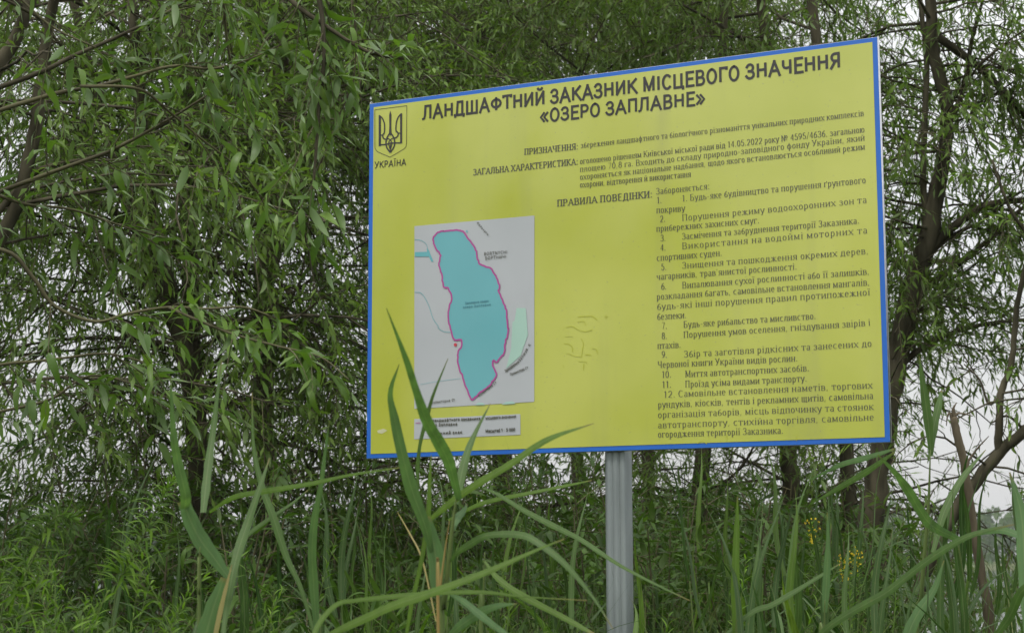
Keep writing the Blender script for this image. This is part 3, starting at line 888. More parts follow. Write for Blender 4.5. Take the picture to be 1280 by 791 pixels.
    LN = [('збереження ландшафтного та біологічного різноманіття унікальних природних комплексів', 726.5, 185.7, 1080.5, 145.3, 7.8),
          ('оголошено рішенням Київської міської ради від 14.05.2022 року № 4595/4636, загальною', 725.5, 205.6, 1081.4, 165.7, 8),
          ('площею 70,8 га. Входить до складу природно-заповідного фонду України, який', 725.5, 215.5, 1081.6, 176, 8),
          ('охороняється як національне надбання, щодо якого встановлюється особливий режим', 725.5, 225.2, 1081.8, 187.3, 8),
          ('охорони, відтворення й використання', 725.5, 235, 864.4, 221.4, 8),
          ('Забороняється:', 820.6, 243.5, 888, 236.5, 8.4),
          ('1.', 821.5, 254.6, 828, 254, 8.4), ('1. Будь-яке будівництво та порушення ґрунтового', 853, 252.3, 1083, 229.1, 8.6),
          ('покриву', 821, 266.9, 857, 264.2, 8.6),
          ('2.', 825.5, 278, 832.5, 277.5, 8.6), ('Порушення режиму водоохоронних зон та', 853, 276.5, 1084.3, 253.7, 8.6),
          ('прибережних захисних смуг.', 821, 290, 950, 279.2, 8.6),
          ('3.', 826, 302, 833, 301.5, 8.6), ('Засмічення та забруднення території Заказника.', 853, 299.7, 1075, 279.6, 8.6),
          ('4.', 826, 313.8, 833, 313.3, 8.6), ('Використання на водоймі моторних та', 853, 311.7, 1085.4, 291.7, 8.7),
          ('спортивних суден.', 821.4, 326.5, 903.5, 319.8, 8.7),
          ('5.', 827, 338, 834, 337.5, 8.7), ('Знищення та пошкодження окремих дерев,', 853, 336, 1086.6, 317.4, 8.7),
          ('чагарників, трав’янистої рослинності.', 821.4, 350, 997, 337, 8.7),
          ('6.', 827, 362.2, 834, 361.7, 8.7), ('Випалювання сухої рослинності або її залишків,', 853.2, 360.7, 1087.7, 343, 8.8),
          ('розкладання багать, самовільне встановлення мангалів,', 821.4, 374.8, 1088, 356.6, 8.8),
          ('будь-які інші порушення правил протипожежної', 821.8, 387.3, 1088.6, 369, 8.8),
          ('безпеки.', 822, 399.8, 859, 397.4, 8.8),
          ('7.', 827.7, 411.5, 834.7, 411, 8.8), ('Будь-яке рибальство та мисливство.', 854.9, 409.7, 1020.7, 398.6, 8.8),
          ('8.', 827.7, 424, 834.7, 423.5, 8.8), ('Порушення умов оселення, гніздування звірів і', 854.9, 422.4, 1088.7, 407, 8.8),
          ('птахів.', 822.4, 436, 852, 434.4, 8.8),
          ('9.', 827.7, 447.3, 834.7, 447, 8.9), ('Збір та заготівля рідкісних та занесених до', 855.3, 446.6, 1090.5, 433, 8.9),
          ('Червоної книги України видів рослин.', 822.6, 459.8, 998, 451.4, 8.9),
          ('10.', 827.7, 472.2, 840, 471.6, 8.9), ('Миття автотранспортних засобів.', 857, 471.4, 1012.3, 463.6, 8.9),
          ('11.', 828, 484.7, 840, 484.2, 8.9), ('Проїзд усіма видами транспорту.', 857, 484, 1009.5, 476.6, 8.9),
          ('12. Самовільне встановлення наметів, торгових', 830, 497, 1091.6, 485, 8.9),
          ('рундуків, кіосків, тентів і рекламних щитів, самовільна', 823, 509.6, 1092.3, 498.3, 9),
          ('організація таборів, місць відпочинку та стоянок', 823, 522.2, 1093, 511.9, 9),
          ('автотранспорту, стихійна торгівля, самовільне', 823, 535, 1093.2, 525.1, 9),
          ('огородження території Заказника.', 823, 546.6, 980, 541.6, 9)]
    for s, ax_, ay_, bx, by, c in LN:
        f = Flat(.0036); p, q = span((ax_, ay_), (bx, by)); text(f, s, p, q, cap(c * .93, ((ax_ + bx) / 2, (ay_ + by) / 2)), True, False); add(f, 'text_line', mg)
    # emblem: shield outline and trident
    K = lambda a, b: uv(455 + a / 7.907, 120 + b / 7.907)
    f = Flat(.0036)
    u1 = K(112, 150)[0] * 0
    sh = [K(112, 140), K(428, 100), K(425, 470), K(420, 505), K(395, 530), K(262, 608), K(135, 553), K(113, 520), K(112, 140)]
    for a, b in zip(sh[:-1], sh[1:]): f.ribbon([a, (a + b) / 2, b], .0016)
    add(f, 'shield_outline', mk)
    f = Flat(.0036)
    mw = .0055
    cx = 265
    # mirrored strokes in the crop's own units, left side; the right side is taken from the photograph too
    def stroke(pts, w, n=14): f.ribbon(spline([K(*p) for p in pts], n), w)
    f.poly([K(158, 190), K(172, 205), K(172, 498), K(150, 500), K(150, 196)])
    f.poly([K(378, 172), K(382, 180), K(382, 470), K(362, 474), K(362, 196)])
    stroke([(156, 196), (186, 225), (206, 275), (208, 340), (204, 372)], .0045)
    stroke([(376, 176), (344, 212), (326, 262), (320, 330), (326, 362)], .0045)
    stroke([(206, 372), (190, 388), (196, 420), (222, 432), (246, 424)], .0045)
    stroke([(324, 350), (342, 372), (336, 402), (314, 418), (290, 416)], .0045)
    stroke([(168, 388), (186, 392), (200, 380)], .0035)
    stroke([(366, 370), (346, 372), (332, 362)], .0035)
    f.poly([K(265, 148), K(276, 190), (K(274, 300)), K(278, 372), K(266, 400), K(252, 374), K(256, 300), K(254, 192)])
    stroke([(262, 366), (232, 418), (222, 470), (232, 516), (265, 562)], .0050)
    stroke([(266, 366), (298, 414), (308, 462), (300, 508), (265, 562)], .0050)
    stroke([(160, 486), (222, 482), (265, 470), (310, 468), (372, 466)], .0042)
    stroke([(232, 420), (262, 436), (280, 470), (265, 540)], .0032)
    stroke([(298, 416), (268, 436), (248, 470), (265, 540)], .0032)
    stroke([(265, 478), (265, 520), (265, 560)], .0036)
    add(f, 'trident_emblem', mk)
    # map
    f = Flat(.0036); f.poly(R4([(518.6, 510.8), (668.4, 502.0), (668.6, 269.8), (518.8, 283.0)])); add(f, 'map_panel', ml)
    f = Flat(.0036); f.poly(R4([(518.3, 548.8), (651.2, 543.2), (651.0, 517.4), (518.6, 523.6)])); add(f, 'legend_panel', ml)
    c5 = lambda L: [uv(510 + x / 5.27, 260 + y / 5.27) for x, y in L]
    c6 = lambda L: [uv(510 + x / 4.94, 400 + y / 4.94) for x, y in L]
    lake = c5([(240, 155), (320, 148), (370, 158), (390, 190), (445, 265), (462, 330), (485, 375), (548, 400), (570, 430), (590, 460), (608, 525), (603, 555), (640, 640), (655, 700), (662, 780)]) + \
        c6([(625, 65), (605, 140), (600, 200), (575, 230), (552, 262), (532, 250), (530, 290), (550, 340), (520, 390), (490, 420), (440, 455), (395, 487), (345, 360), (315, 270), (315, 195), (337, 165), (333, 122), (290, 122), (275, 80), (262, 40)]) + \
        c5([(270, 720), (280, 640), (294, 590), (270, 530), (240, 520), (228, 440), (210, 380), (218, 310), (190, 270), (168, 210), (190, 175), (225, 155)])
    # green areas and side waters
    f = Flat(.0048)
    f.poly(c6([(650, 10), (735, 0), (745, 90), (700, 220), (610, 300), (640, 180)]))
    f.poly(c5([(720, 660), (780, 660), (790, 780), (700, 780)]))
    f.poly(c6([(420, 525), (440, 508), (470, 512), (480, 524)])); f.poly(c6([(580, 522), (610, 505), (650, 500), (668, 516)]))
    add(f, 'map_park_area', mgn)['kind'] = 'stuff'
    f = Flat(.0048)
    f.poly(c5([(50, 292), (130, 290), (128, 268), (142, 280), (172, 355), (158, 355), (142, 322), (50, 322)]))
    f.ribbon(spline(c5([(48, 210), (90, 215), (125, 240), (135, 280)]), 10), .0014)
    f.ribbon(spline(c5([(48, 556), (95, 565), (140, 640), (170, 730), (205, 780)]) + c6([(190, 50), (225, 72), (268, 76)]), 24), .0016)
    f.poly(c5([(385, 150), (396, 148), (400, 162), (390, 164)]))
    f.ribbon(spline(c6([(80, 398), (180, 380), (330, 360)]), 8), .0010)
    add(f, 'map_stream', mt)['kind'] = 'stuff'
    f = Flat(.0048); f.poly(lake); add(f, 'map_lake', mt)
    f = Flat(.0054)
    cl = np.array(lake + [lake[0]])
    jit = spline(cl, 260); jit += RNG.normal(0, .0009, jit.shape); jit[-1] = jit[0]
    f.ribbon(jit, .0056)
    p, q = uv(520.5, 528.6), uv(527, 528.3); f.ribbon([p, (p + q) / 2, q], .002)
    add(f, 'map_boundary_line', mm)
    f = Flat(.0054); c = uv(510 + 297 / 4.94, 400 + 153 / 4.94)
    f.poly([(c[0] + .0055 * math.cos(a), c[1] + .0055 * math.sin(a)) for a in np.linspace(0, 6.0, 16)]); add(f, 'map_marker', mred)
    # small map writing
    f = Flat(.0060)
    for s, a, b, c, wgt in (('ВОRТNYСНІ', (606, 319.6), (635.4, 317), 3.6, .16), ('БОРТНИЧІ', (607.4, 325), (634, 322.6), 3.6, .16),
                            ('Кольчуги', (597, 279.5), (611, 295.5), 2.6, .2), ('Колекторна', (540, 504.6), (564, 501.8), 3.0, .18), ('Ст', (566, 501.6), (569.5, 501.2), 3.2, .18),
                            ('Колекторна Ст', (600, 496), (622, 478.5), 2.8, .2), ('Зрошувальна', (633, 465.5), (650, 453), 3.2, .2), ('Зрошув. К', (651, 452), (665, 430.5), 3.2, .2),
                            ('Промислова Ст', (639, 469.5), (661.5, 460.5), 3.0, .18),
                            ('ландшафтного заказника', (541.5, 527.2), (602, 524.6), 3.4, .26), ('місцевого значення', (608, 524.2), (646, 521.8), 3.4, .22),
                            ('межа', (529.5, 528.2), (540, 527.6), 3.4, .26), ('Озеро Заплавне', (533, 533.2), (573, 531.4), 3.4, .26),
                            ('охоронний знак', (536, 543.4), (579.5, 541.6), 3.4, .26), ('Масштаб 1 : 5 000', (608, 540.4), (645, 538.4), 3.4, .26)):
        p, q = span(a, b); h = cap(c, a); text(f, s, p, q, h, False, thick=h * wgt, xh=.74)
    add(f, 'map_lettering', mg)['kind'] = 'stuff'
    f = Flat(.0060)
    for s, a, b, c in (('Заплавне озеро', (582.5, 380.6), (612, 377.6), 2.8), ('озеро Заплавне', (580, 385.6), (615, 382), 2.8)):
        p, q = span(a, b); h = cap(c, a); text(f, s, p, q, h, False, thick=h * .2, xh=.74)
    add(f, 'lake_name_lettering', plastic('teal_ink', (.03, .19, .24), .3, .5, .02))['kind'] = 'stuff'
    # scratches in the vinyl
    f = Flat(.0030)
    Z = lambda L: [uv(690 + x / 7.91, 380 + y / 7.91) for x, y in L]
    for L, w_ in (([(260, 128), (350, 124), (400, 122), (450, 160)], .0035), ([(255, 178), (320, 175), (335, 210)], .002), ([(145, 235), (200, 222), (260, 255), (330, 275), (400, 255)], .003),
                  ([(120, 395), (170, 398), (205, 430), (205, 475)], .003), ([(290, 340), (315, 395), (305, 450), (295, 525)], .0025), ([(145, 490), (190, 500), (220, 515), (300, 525)], .0022),
                  ([(400, 440), (440, 450), (455, 500)], .0025), ([(330, 500), (390, 508)], .003), ([(265, 570), (330, 572), (350, 585)], .0022), ([(318, 590), (316, 655)], .003),
                  ([(520, 125), (560, 128)], .002), ([(538, 105), (538, 150)], .002), ([(135, 325), (210, 322)], .002), ([(115, 600), (118, 630)], .002)):
        f.ribbon(spline(Z(L), 10), w_)
    for x in (886.5, 909, 996):
        f.ribbon([uv(x, 543), uv(x, 548), uv(x, 551)], .0014)
    f.ribbon(spline([uv(x, y) for x, y in ((872, 554), (878, 551.5), (884, 554.5))], 8), .002)
    add(f, 'scratches', msc)['kind'] = 'stuff'
    f = Flat(.0030)
    f.poly([uv(x, y) for x, y in ((472, 538), (480, 535.5), (485, 538), (478, 542), (473, 541))]); 
    add(f, 'worn_patch', plastic('worn_vinyl', (.5, .5, .3), .5, .3, .1, 0))
    # post: folded galvanised profile with two grooves; its front stands flush under the board
    pc = uv(774.5, 575)[0] - .025
    wpost = .078
    pr = [(-.041, .036), (-.041, .016), (-.024, -.004), (-.014, -.004), (-.012, .000), (-.006, .000), (-.004, -.004), (.010, -.004), (.012, .001), (.018, .001), (.020, -.004), (.034, -.004), (.038, .000), (.038, .052), (.030, .060), (-.032, .060), (-.040, .052)]
    pr = np.array(pr) * [.9, 1]
    zs = np.linspace(-.3, zc + hh * .85, 16)
    V = np.concatenate([np.stack([pc + pr[:, 0], .021 + pr[:, 1] + .0, np.full(len(pr), z)], 1) for z in zs])
    V[:, 1] += .0
    n = len(pr); Q = []
    for i in range(len(zs) - 1):
        for a in range(n):
            b = (a + 1) % n
            Q.append((i * n + a, i * n + b, (i + 1) * n + b, (i + 1) * n + a))
    link('post', mesh_np('post', V, np.array(Q), mga), root)
    # back rails and bolts carrying the board
    g = Geo()
    for zz in (zc + .33, zc - .33): g.box((0, .0365 + .06, zz), .70, .012, .02)
    for zz in (zc + .33, zc - .33): g.box((pc, .0875, zz), .05, .0055, .03)
    link('back_rail', mesh_np('back_rail', g.verts(), g.faces(), mga), root)
    return root
build_sign()

# ------------------------------------------------------------------ willows
LBL = {}
def build_trees():
    d = 9.0
    willow('forked dark willow trunk left of the sign, leaning out to the upper left',
           [(W([(262, 1100), (258, 900), (252, 620), (238, 480), (214, 380), (182, 300), (150, 225), (105, 60), (60, -150)], d), rpx([17, 17, 15, 13, 11, 9, 7, 6, 4], d)),
            (W([(214, 380), (192, 285), (178, 180), (170, 60), (150, -140)], d), rpx([11, 10, 8.5, 7, 4], d)),
            (W([(250, 600, .3), (240, 450, .4), (236, 300, .5), (232, 150, .5), (230, 20, .5), (226, -160, .5)], d), rpx([13, 12, 11.5, 11, 10, 6], d))],
           side=[(W([(182, 300), (140, 262), (95, 240), (60, 180)], d), rpx([6, 4.5, 3, 2], d)), (W([(236, 240, .5), (270, 190), (300, 120), (330, 40)], d), rpx([5, 4, 3, 2], d))],
           nb=32, dens=.72, leafL=.060, leafW=.0145, nobj=260, group='willows along the lake bank')
    d = 10.5
    willow('tall willow with two upright stems just left of the yellow board',
           [(W([(345, 1150), (338, 700), (328, 520), (335, 300), (342, 200), (346, 120), (352, 60), (362, -140)], d), rpx([15, 14, 13, 12, 11, 10, 8, 5], d)),
            (W([(333, 360), (362, 250), (392, 144), (424, 72), (455, -60)], d), rpx([9, 8, 7, 6, 4], d))],
           side=[(W([(346, 120), (366, 60), (372, 10), (380, -60)], d), rpx([6, 5, 4, 3], d)), (W([(335, 300), (300, 200), (290, 90), (280, 0)], d), rpx([6, 5, 4, 3], d))],
           nb=34, dens=.72, leafL=.060, leafW=.0145, nobj=240, group='willows along the lake bank')
    d = 7.2
    willow('willow at the left edge of the view, its stem bending right near the top corner',
           [(W([(-90, 1050), (-80, 700), (-60, 400), (-25, 140), (25, 38), (62, -80)], d), rpx([16, 14, 12, 10, 8, 5], d)),
            (W([(-60, 400), (20, 260), (50, 120), (57, 50), (70, -10), (95, -140)], d), rpx([9, 8.5, 8, 7, 6, 4], d))],
           side=[(W([(-50, 300), (0, 262), (45, 215), (100, 200)], d), rpx([6, 5, 4, 2], d))],
           nb=17, blen=(.7, 1.5), dens=.58, leafL=.062, leafW=.0155, nobj=220, group='willows along the lake bank')
    d = 13.0
    specs = [('willow behind the board whose forked dark stem shows above the title', [(640, 1000), (630, 600), (613, 86), (607, 43), (591, 0), (560, -160)], [(609, 60), (616, 25), (626, 0), (650, -90)], 8, 13.0),
             ('slim willow behind the board between the two dark stems above the title', [(720, 960), (722, 300), (724, 78), (732, 23), (748, -120)], [(724, 110), (700, 40), (668, -30)], 5, 14.2),
             ('slim upright willow behind the middle of the board top edge', [(815, 950), (806, 300), (806, 40), (802, -120)], [(806, 120), (850, 60), (880, -20)], 5, 13.6),
             ('pale leaved willow behind the upper left corner of the board', [(520, 1000), (505, 560), (470, 300), (455, 120), (440, -100)], [(505, 400), (560, 130), (520, 40), (495, -20)], 6, 12.2)]
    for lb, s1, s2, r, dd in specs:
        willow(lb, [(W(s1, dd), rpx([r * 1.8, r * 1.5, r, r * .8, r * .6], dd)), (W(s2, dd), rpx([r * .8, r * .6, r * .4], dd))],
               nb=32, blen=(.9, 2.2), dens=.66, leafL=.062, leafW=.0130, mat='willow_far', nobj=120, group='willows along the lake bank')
    d = 11.0
    willow('dark willow stem standing behind the board, seen just under its right half',
           [(W([(1005, 1100), (992, 700), (985, 560), (975, 300), (955, 40), (940, -140)], d), rpx([14, 12, 11, 9, 6, 4], d)),
            (W([(870, 1100), (872, 700), (880, 560), (900, 300), (905, 20), (900, -120)], d), rpx([12, 11, 10, 8, 5, 4], d))],
           nb=26, dens=.75, leafL=.075, leafW=.014, nobj=160, mat='willow', group='willows along the lake bank')
    d = 10.2
    willow('dark willow stem close behind the lower right corner of the board',
           [(W([(1078, 1100), (1066, 700), (1058, 560), (1050, 300), (1010, -40), (1000, -160)], d), rpx([12, 10, 9, 8, 6, 4], d))],
           nb=20, dens=.6, leafL=.075, leafW=.014, nobj=120, mat='willow', group='willows along the lake bank')
    d = 9.0
    willow('tall curving willow with thick brown trunk right of the board',
           [(W([(1082, 1100), (1088, 720), (1096, 600), (1114, 480), (1134, 385), (1160, 300), (1172, 235), (1184, 160), (1179, 110), (1166, 60), (1163, 0), (1158, -160)], d),
             rpx([19, 17, 15, 14, 13.5, 12, 10, 8, 8, 8, 7, 5], d)),
            (W([(1160, 300), (1154, 230), (1156, 150), (1158, 80), (1150, 0), (1140, -90)], d), rpx([5, 4, 4, 3.5, 3, 2], d))],
           side=[(W([(1146, 376), (1170, 350), (1193, 335), (1232, 303), (1278, 260), (1330, 220)], d), rpx([4.5, 4, 3.4, 3, 2.6, 2], d)),
                 (W([(1128, 455), (1150, 436), (1179, 420), (1221, 407), (1280, 400), (1340, 402)], d), rpx([4.4, 3.8, 3.2, 2.8, 2.4, 2], d)),
                 (W([(1162, 312), (1193, 283), (1232, 257), (1280, 250), (1340, 246)], d), rpx([6.5, 5.5, 4.5, 4, 3], d)),
                 (W([(1166, 42), (1204, 69), (1232, 92), (1278, 140), (1340, 210)], d), rpx([5.5, 5, 4.5, 4.2, 4], d)),
                 (W([(1184, 160), (1205, 110), (1215, 50), (1235, -20)], d), rpx([4, 3, 2.6, 2], d)),
                 (W([(1110, 500), (1100, 420), (1095, 330)], d), rpx([3, 2.4, 2], d))],
           nb=26, blen=(.5, 1.3), dens=.85, leafL=.062, leafW=.0135, shootL=(.18, .36), nl=12, nobj=280, group='willows along the lake bank', zmin=2.2)
    # leaning trunk at the right edge
    d = 7.6
    willow('dark willow trunk leaning steeply out of the right edge above the lake',
           [(W([(1100, 1000), (1120, 850), (1150, 733), (1180, 665), (1215, 607), (1251, 564), (1282, 539), (1360, 480), (1440, 380)], d), rpx([11, 10, 8.5, 8, 7.5, 7.5, 7, 6.5, 5], d)),
            (W([(1248, 566), (1249, 530), (1252, 490), (1264, 455), (1272, 380), (1290, 300)], d), rpx([5.5, 5, 4.4, 4, 3.4, 2.5], d))],
           side=[(W([(1252, 492), (1236, 505), (1225, 475), (1205, 455)], d), rpx([2, 1.6, 1.2, .8], d)), (W([(1282, 539), (1260, 520), (1240, 528)], d), rpx([2, 1.6, 1], d)),
                 (W([(1290, 300), (1262, 260), (1240, 200)], d), rpx([2.5, 2, 1.5], d))],
           nb=10, blen=(.3, .8), dens=.6, leafL=.062, leafW=.014, shootL=(.15, .3), nl=11, nobj=120, group='willows along the lake bank', zmin=1.95)
    # unseen willows added behind the viewer to shape soft reflections on the glossy board
    for i, (x, y, h) in enumerate([(-14.0, -2.0, 7.0), (-10.2, -10.6, 6.5), (-4.5, -13, 8), (5.0, -12, 8)]):
        b = np.array([x, y, 0.])
        willow('unseen willow added behind the viewer for board reflections, %s of four' % ('leftmost', 'second from left', 'third from left', 'rightmost')[i], [(np.array([b, b + [.2, 0, h * .4], b + [.1, .3, h]]), [.2, .15, .05])],
               nb=26, blen=(1.2, 2.6), dens=1.6, leafL=.15, leafW=.05, shootL=(.5, .8), nl=9, nobj=0, mat='willow', group='added willows behind the viewer', shootgap=.16)

# ------------------------------------------------------------------ near hanging willow branches
def build_near():
    d = 4.6
    base = P(-260, 1200, d); base[2] = 0
    root = thing('willow_tree', tuple(base), 'nearest willow, its big leaved twigs reaching in from the left', 'tree', 'willows along the lake bank')
    g = Geo(); C = spline(W([(-260, 1200), (-250, 700), (-235, 300), (-200, 0), (-150, -300), (-60, -520)], d), 26); g.tube(C, interp([.09, .08, .07, .06, .045, .03], 26), 12, .06)
    g.part('trunk', M['bark'], root, True)
    B = [([(-245, 330), (-120, 290), (0, 240), (86, 208), (140, 188), (200, 156), (262, 118)], 4.6, 3.4),
         ([(-235, 220), (-80, 140), (40, 95), (97, 68), (150, 45), (216, 12), (262, -22)], 4.5, 3.6),
         ([(-235, 240), (-60, 160), (60, 120), (122, 108), (170, 95), (216, 83), (266, 86), (310, 75), (352, 56)], 4.3, 3.0),
         ([(-250, 520), (-120, 480), (0, 456), (40, 452), (83, 447), (135, 442), (190, 455)], 4.4, 2.6),
         ([(-245, 380), (-110, 320), (0, 312), (40, 345), (68, 382), (119, 402), (160, 392), (212, 384), (260, 386), (305, 384), (345, 398)], 4.2, 3.0),
         ([(-60, -520), (120, -260), (290, -80), (363, 0), (406, 32), (460, 65), (505, 74)], 4.4, 4.2),
         ([(100, 108), (172, 111), (208, 137), (251, 173), (295, 208), (330, 250)], 4.1, 2.0),
         ([(-60, -520), (180, -260), (330, -120), (392, -20), (405, 60), (398, 150), (392, 230)], 4.5, 4.2),
         ([(-200, 0), (-100, -60), (-20, -40), (60, 30), (120, 60)], 4.3, 2.6),
         ([(-240, 300), (-100, 240), (-20, 240), (30, 255), (90, 262), (160, 285), (215, 300)], 4.4, 2.6),
         ([(212, 384), (235, 395), (290, 417), (345, 432), (400, 446), (436, 474)], 4.2, 1.8),
         ([(-250, 600), (-120, 560), (-20, 520), (60, 500), (110, 470), (160, 478), (215, 500)], 4.5, 2.4),
         ([(-60, -520), (60, -300), (200, -140), (270, -30), (285, 60), (300, 130)], 4.6, 3.4),
         ([(330, -120), (420, -60), (440, 0), (445, 60), (440, 120)], 4.7, 2.4)]
    SO, SD, SL = [], [], []
    for k, (pl, dd, r) in enumerate(B):
        n = len(pl) * 5
        off = np.linspace(0, random.uniform(-.35, .35), len(pl))
        C = spline(np.array([P(x, y, dd + o) for (x, y), o in zip(pl, off)]), n)
        C[0] = C[0]
        g = Geo(); g.tube(C, np.linspace(r * 1.1, r * .4, n) * dd / FPX, 7, .05); g.part('branch', M['twig'] if r < 3.5 else M['bark'], root, True)
        L = np.linalg.norm(np.diff(C, axis=0), axis=1).sum()
        m = int(L / .095)
        for _ in range(m):
            t = .18 + .82 * random.random() ** .8
            i = min(int(t * (n - 1)), n - 2)
            SO.append(C[i] + (C[i + 1] - C[i]) * random.random())
            SD.append(unit(C[i + 1] - C[i]) * .9 + unit(RNG.normal(size=3)) * np.array([.8, .8, .7]) + np.array([0, 0, -.1])); SL.append(random.uniform(.10, .26))
    O, D, L = np.array(SO), np.array(SD), np.array(SL)
    x, y, _ = proj(O + unit(D) * L[:, None])
    kp = (x < 530) & ~((x > 455) & (y > 115)) & (y < 560)
    O, D, L = O[kp], D[kp], L[kp]
    A, tw = shoots(O, D, L, 9, .066, .0150, .3, 1.0, .28, .28)
    x, y, _ = proj(A[0] + unit(A[1]) * A[3][:, None])
    kp = ~((x > 452) & (y > 118))
    A = [a[kp] for a in A]
    V, Q = twig_tubes(tw, .0016); part('twig', V, Q, M['twig'], root, kind='stuff')
    emit_leaves(A, root, 'willow_near', 300)

# ------------------------------------------------------------------ understory shrubs
def shrub(x, y, h, n, leafL, mat, label, nobj=0, group=None, nl=12, spread=.45, name='shrub', keep=1.0):
    root = thing(name, (x, y, 0.0), label, 'shrub', group)
    g = Geo(); SO, SD, SL = [], [], []
    for i in range(n):
        a = random.uniform(0, 6.28); lean = random.uniform(.05, spread)
        dv = np.array([math.cos(a) * lean, math.sin(a) * lean, 1.0])
        hh = h * random.uniform(.6, 1.0)
        C = grow_branch((x + random.uniform(-.15, .15), y + random.uniform(-.15, .15), -.02), dv, hh, 9, .07, -.05)
        g.tube(C, np.linspace(.008, .0025, 9), 5, cap=False)
        for k in range(int(hh * 11)):
            t = .12 + .88 * random.random(); j = min(int(t * 8), 7)
            SO.append(C[j] + (C[j + 1] - C[j]) * random.random()); SD.append(unit(RNG.normal(size=3)) * np.array([1, 1, .5]) + np.array([0, 0, .4])); SL.append(random.uniform(.15, .38))
    g.part('stem', M['twig'], root, True)
    O, D, L = np.array(SO), np.array(SD), np.array(SL)
    kp = RNG.random(len(O)) < keep_prob(O, keep); O, D, L = O[kp], D[kp], L[kp]
    A, tw = shoots(O, D, L, nl, leafL, leafL * .23, .25, 1.0, .15)
    V, Q = twig_tubes(tw, .0014); part('twig', V, Q, M['twig'], root, kind='stuff')
    emit_leaves(A, root, mat, nobj)

def build_shrubs():
    S = [(-2.9, 8.2, 2.5, 'left'), (-2.3, 7.4, 2.4, 'left'), (-1.7, 8.6, 2.5, 'left'), (-1.3, 7.2, 2.1, 'left'), (-.75, 8.3, 2.25, 'left'), (-2.0, 6.3, 1.9, 'left'), (-1.0, 6.3, 1.8, 'left'),
         (-.2, 7.6, 2.05, 'mid'), (.3, 8.6, 2.15, 'mid'), (-.4, 9.2, 2.2, 'mid'), (.75, 8.0, 2.1, 'mid'), (1.2, 9.0, 2.2, 'mid'), (.1, 6.5, 1.85, 'mid'), (.9, 6.9, 1.95, 'mid'), (1.25, 7.4, 2.0, 'mid'), (.5, 7.3, 1.95, 'mid'),
         (1.7, 8.2, 1.8, 'right'), (1.45, 7.0, 1.85, 'right'), (1.35, 5.9, 1.55, 'right'), (1.8, 6.2, 1.6, 'right'), (1.6, 8.0, 2.1, 'right'), (1.05, 6.2, 1.8, 'mid'), (.75, 6.3, 1.85, 'mid'), (-3.3, 6.9, 2.5, 'left')]
    lb = {'left': 'dense dark green shrub in the shade under the willows left of the board',
          'mid': 'dense dark green shrub behind the metal post and under the board',
          'right': 'low dark green shrub in front of the water at the right'}
    S += [(-3.6, 9.6, 2.7, 'left'), (-2.6, 9.8, 2.6, 'left'), (-1.6, 10.2, 2.4, 'left'), (-.9, 9.4, 2.25, 'left'), (-.1, 10.4, 2.35, 'mid'), (.7, 10.6, 2.3, 'mid'), (1.4, 10.2, 2.2, 'mid'),
          (-3.9, 11.5, 2.5, 'left'), (-2.1, 11.8, 2.45, 'left'), (.2, 12.0, 2.3, 'mid'), (-.9, 12.0, 2.5, 'left'), (1.2, 12.2, 2.2, 'mid'), (-2.75, 6.9, 2.2, 'left'), (-1.6, 5.6, 1.65, 'left'), (-.6, 5.9, 1.6, 'left'), (.5, 6.0, 1.55, 'mid')]
    S.sort(key=lambda q: q[1])
    for (x, y, h, z) in S:
        sx = 640 + x / y * FPX
        where = ('at the left edge' if sx < 90 else 'under the near willow twigs' if sx < 250 else 'behind the bent reed' if sx < 400 else 'left of the board corner' if sx < 470 else
                 'under the map' if sx < 670 else 'just beside the metal post' if sx < 860 else 'under the printed rules' if sx < 1000 else 'by the curving trunk' if sx < 1150 else 'before the water at the right')
        row = 'front' if y < 6.6 else 'second' if y < 7.7 else 'middle' if y < 9.3 else 'rear'
        size = 'low' if h < 1.75 else 'chest high' if h < 2.15 else 'tall'
        lbx = '%s dark green shrub %s, %s row of undergrowth' % (size, where, row)
        k_ = 0
        while lbx in USED: k_ += 1; lbx = '%s dark green shrub %s, %s clump in the %s row' % (size, where, ('nearer', 'farther', 'farthest')[k_ - 1], row)
        USED.add(lbx)
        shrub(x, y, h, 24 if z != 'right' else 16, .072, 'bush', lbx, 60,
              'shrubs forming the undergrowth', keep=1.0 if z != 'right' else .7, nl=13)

# ------------------------------------------------------------------ reeds
def blade_mesh(C, wid, side, fold=.18, name='leaf', mat=None):
    """ribbon along C with a midrib fold; side = cross direction per point"""
    n = len(C); T = unit(np.gradient(C, axis=0))
    S = unit(side - T * (side * T).sum(1, keepdims=True)); Nn = np.cross(S, T)
    w_ = np.asarray(wid)[:, None] * .5
    V = np.stack([C - S * w_ + Nn * w_ * fold, C, C + S * w_ + Nn * w_ * fold], 1).reshape(-1, 3)
    tt = np.linspace(0, 1, n)
    UV = np.stack([np.stack([np.full(n, u_), tt], 1) for u_ in (0, .5, 1)], 1).reshape(-1, 2)
    i = np.arange(n - 1)[:, None] * 3
    Q = np.concatenate([i + [0, 1, 4, 3], i + [1, 2, 5, 4]], 0)
    return V, Q, UV

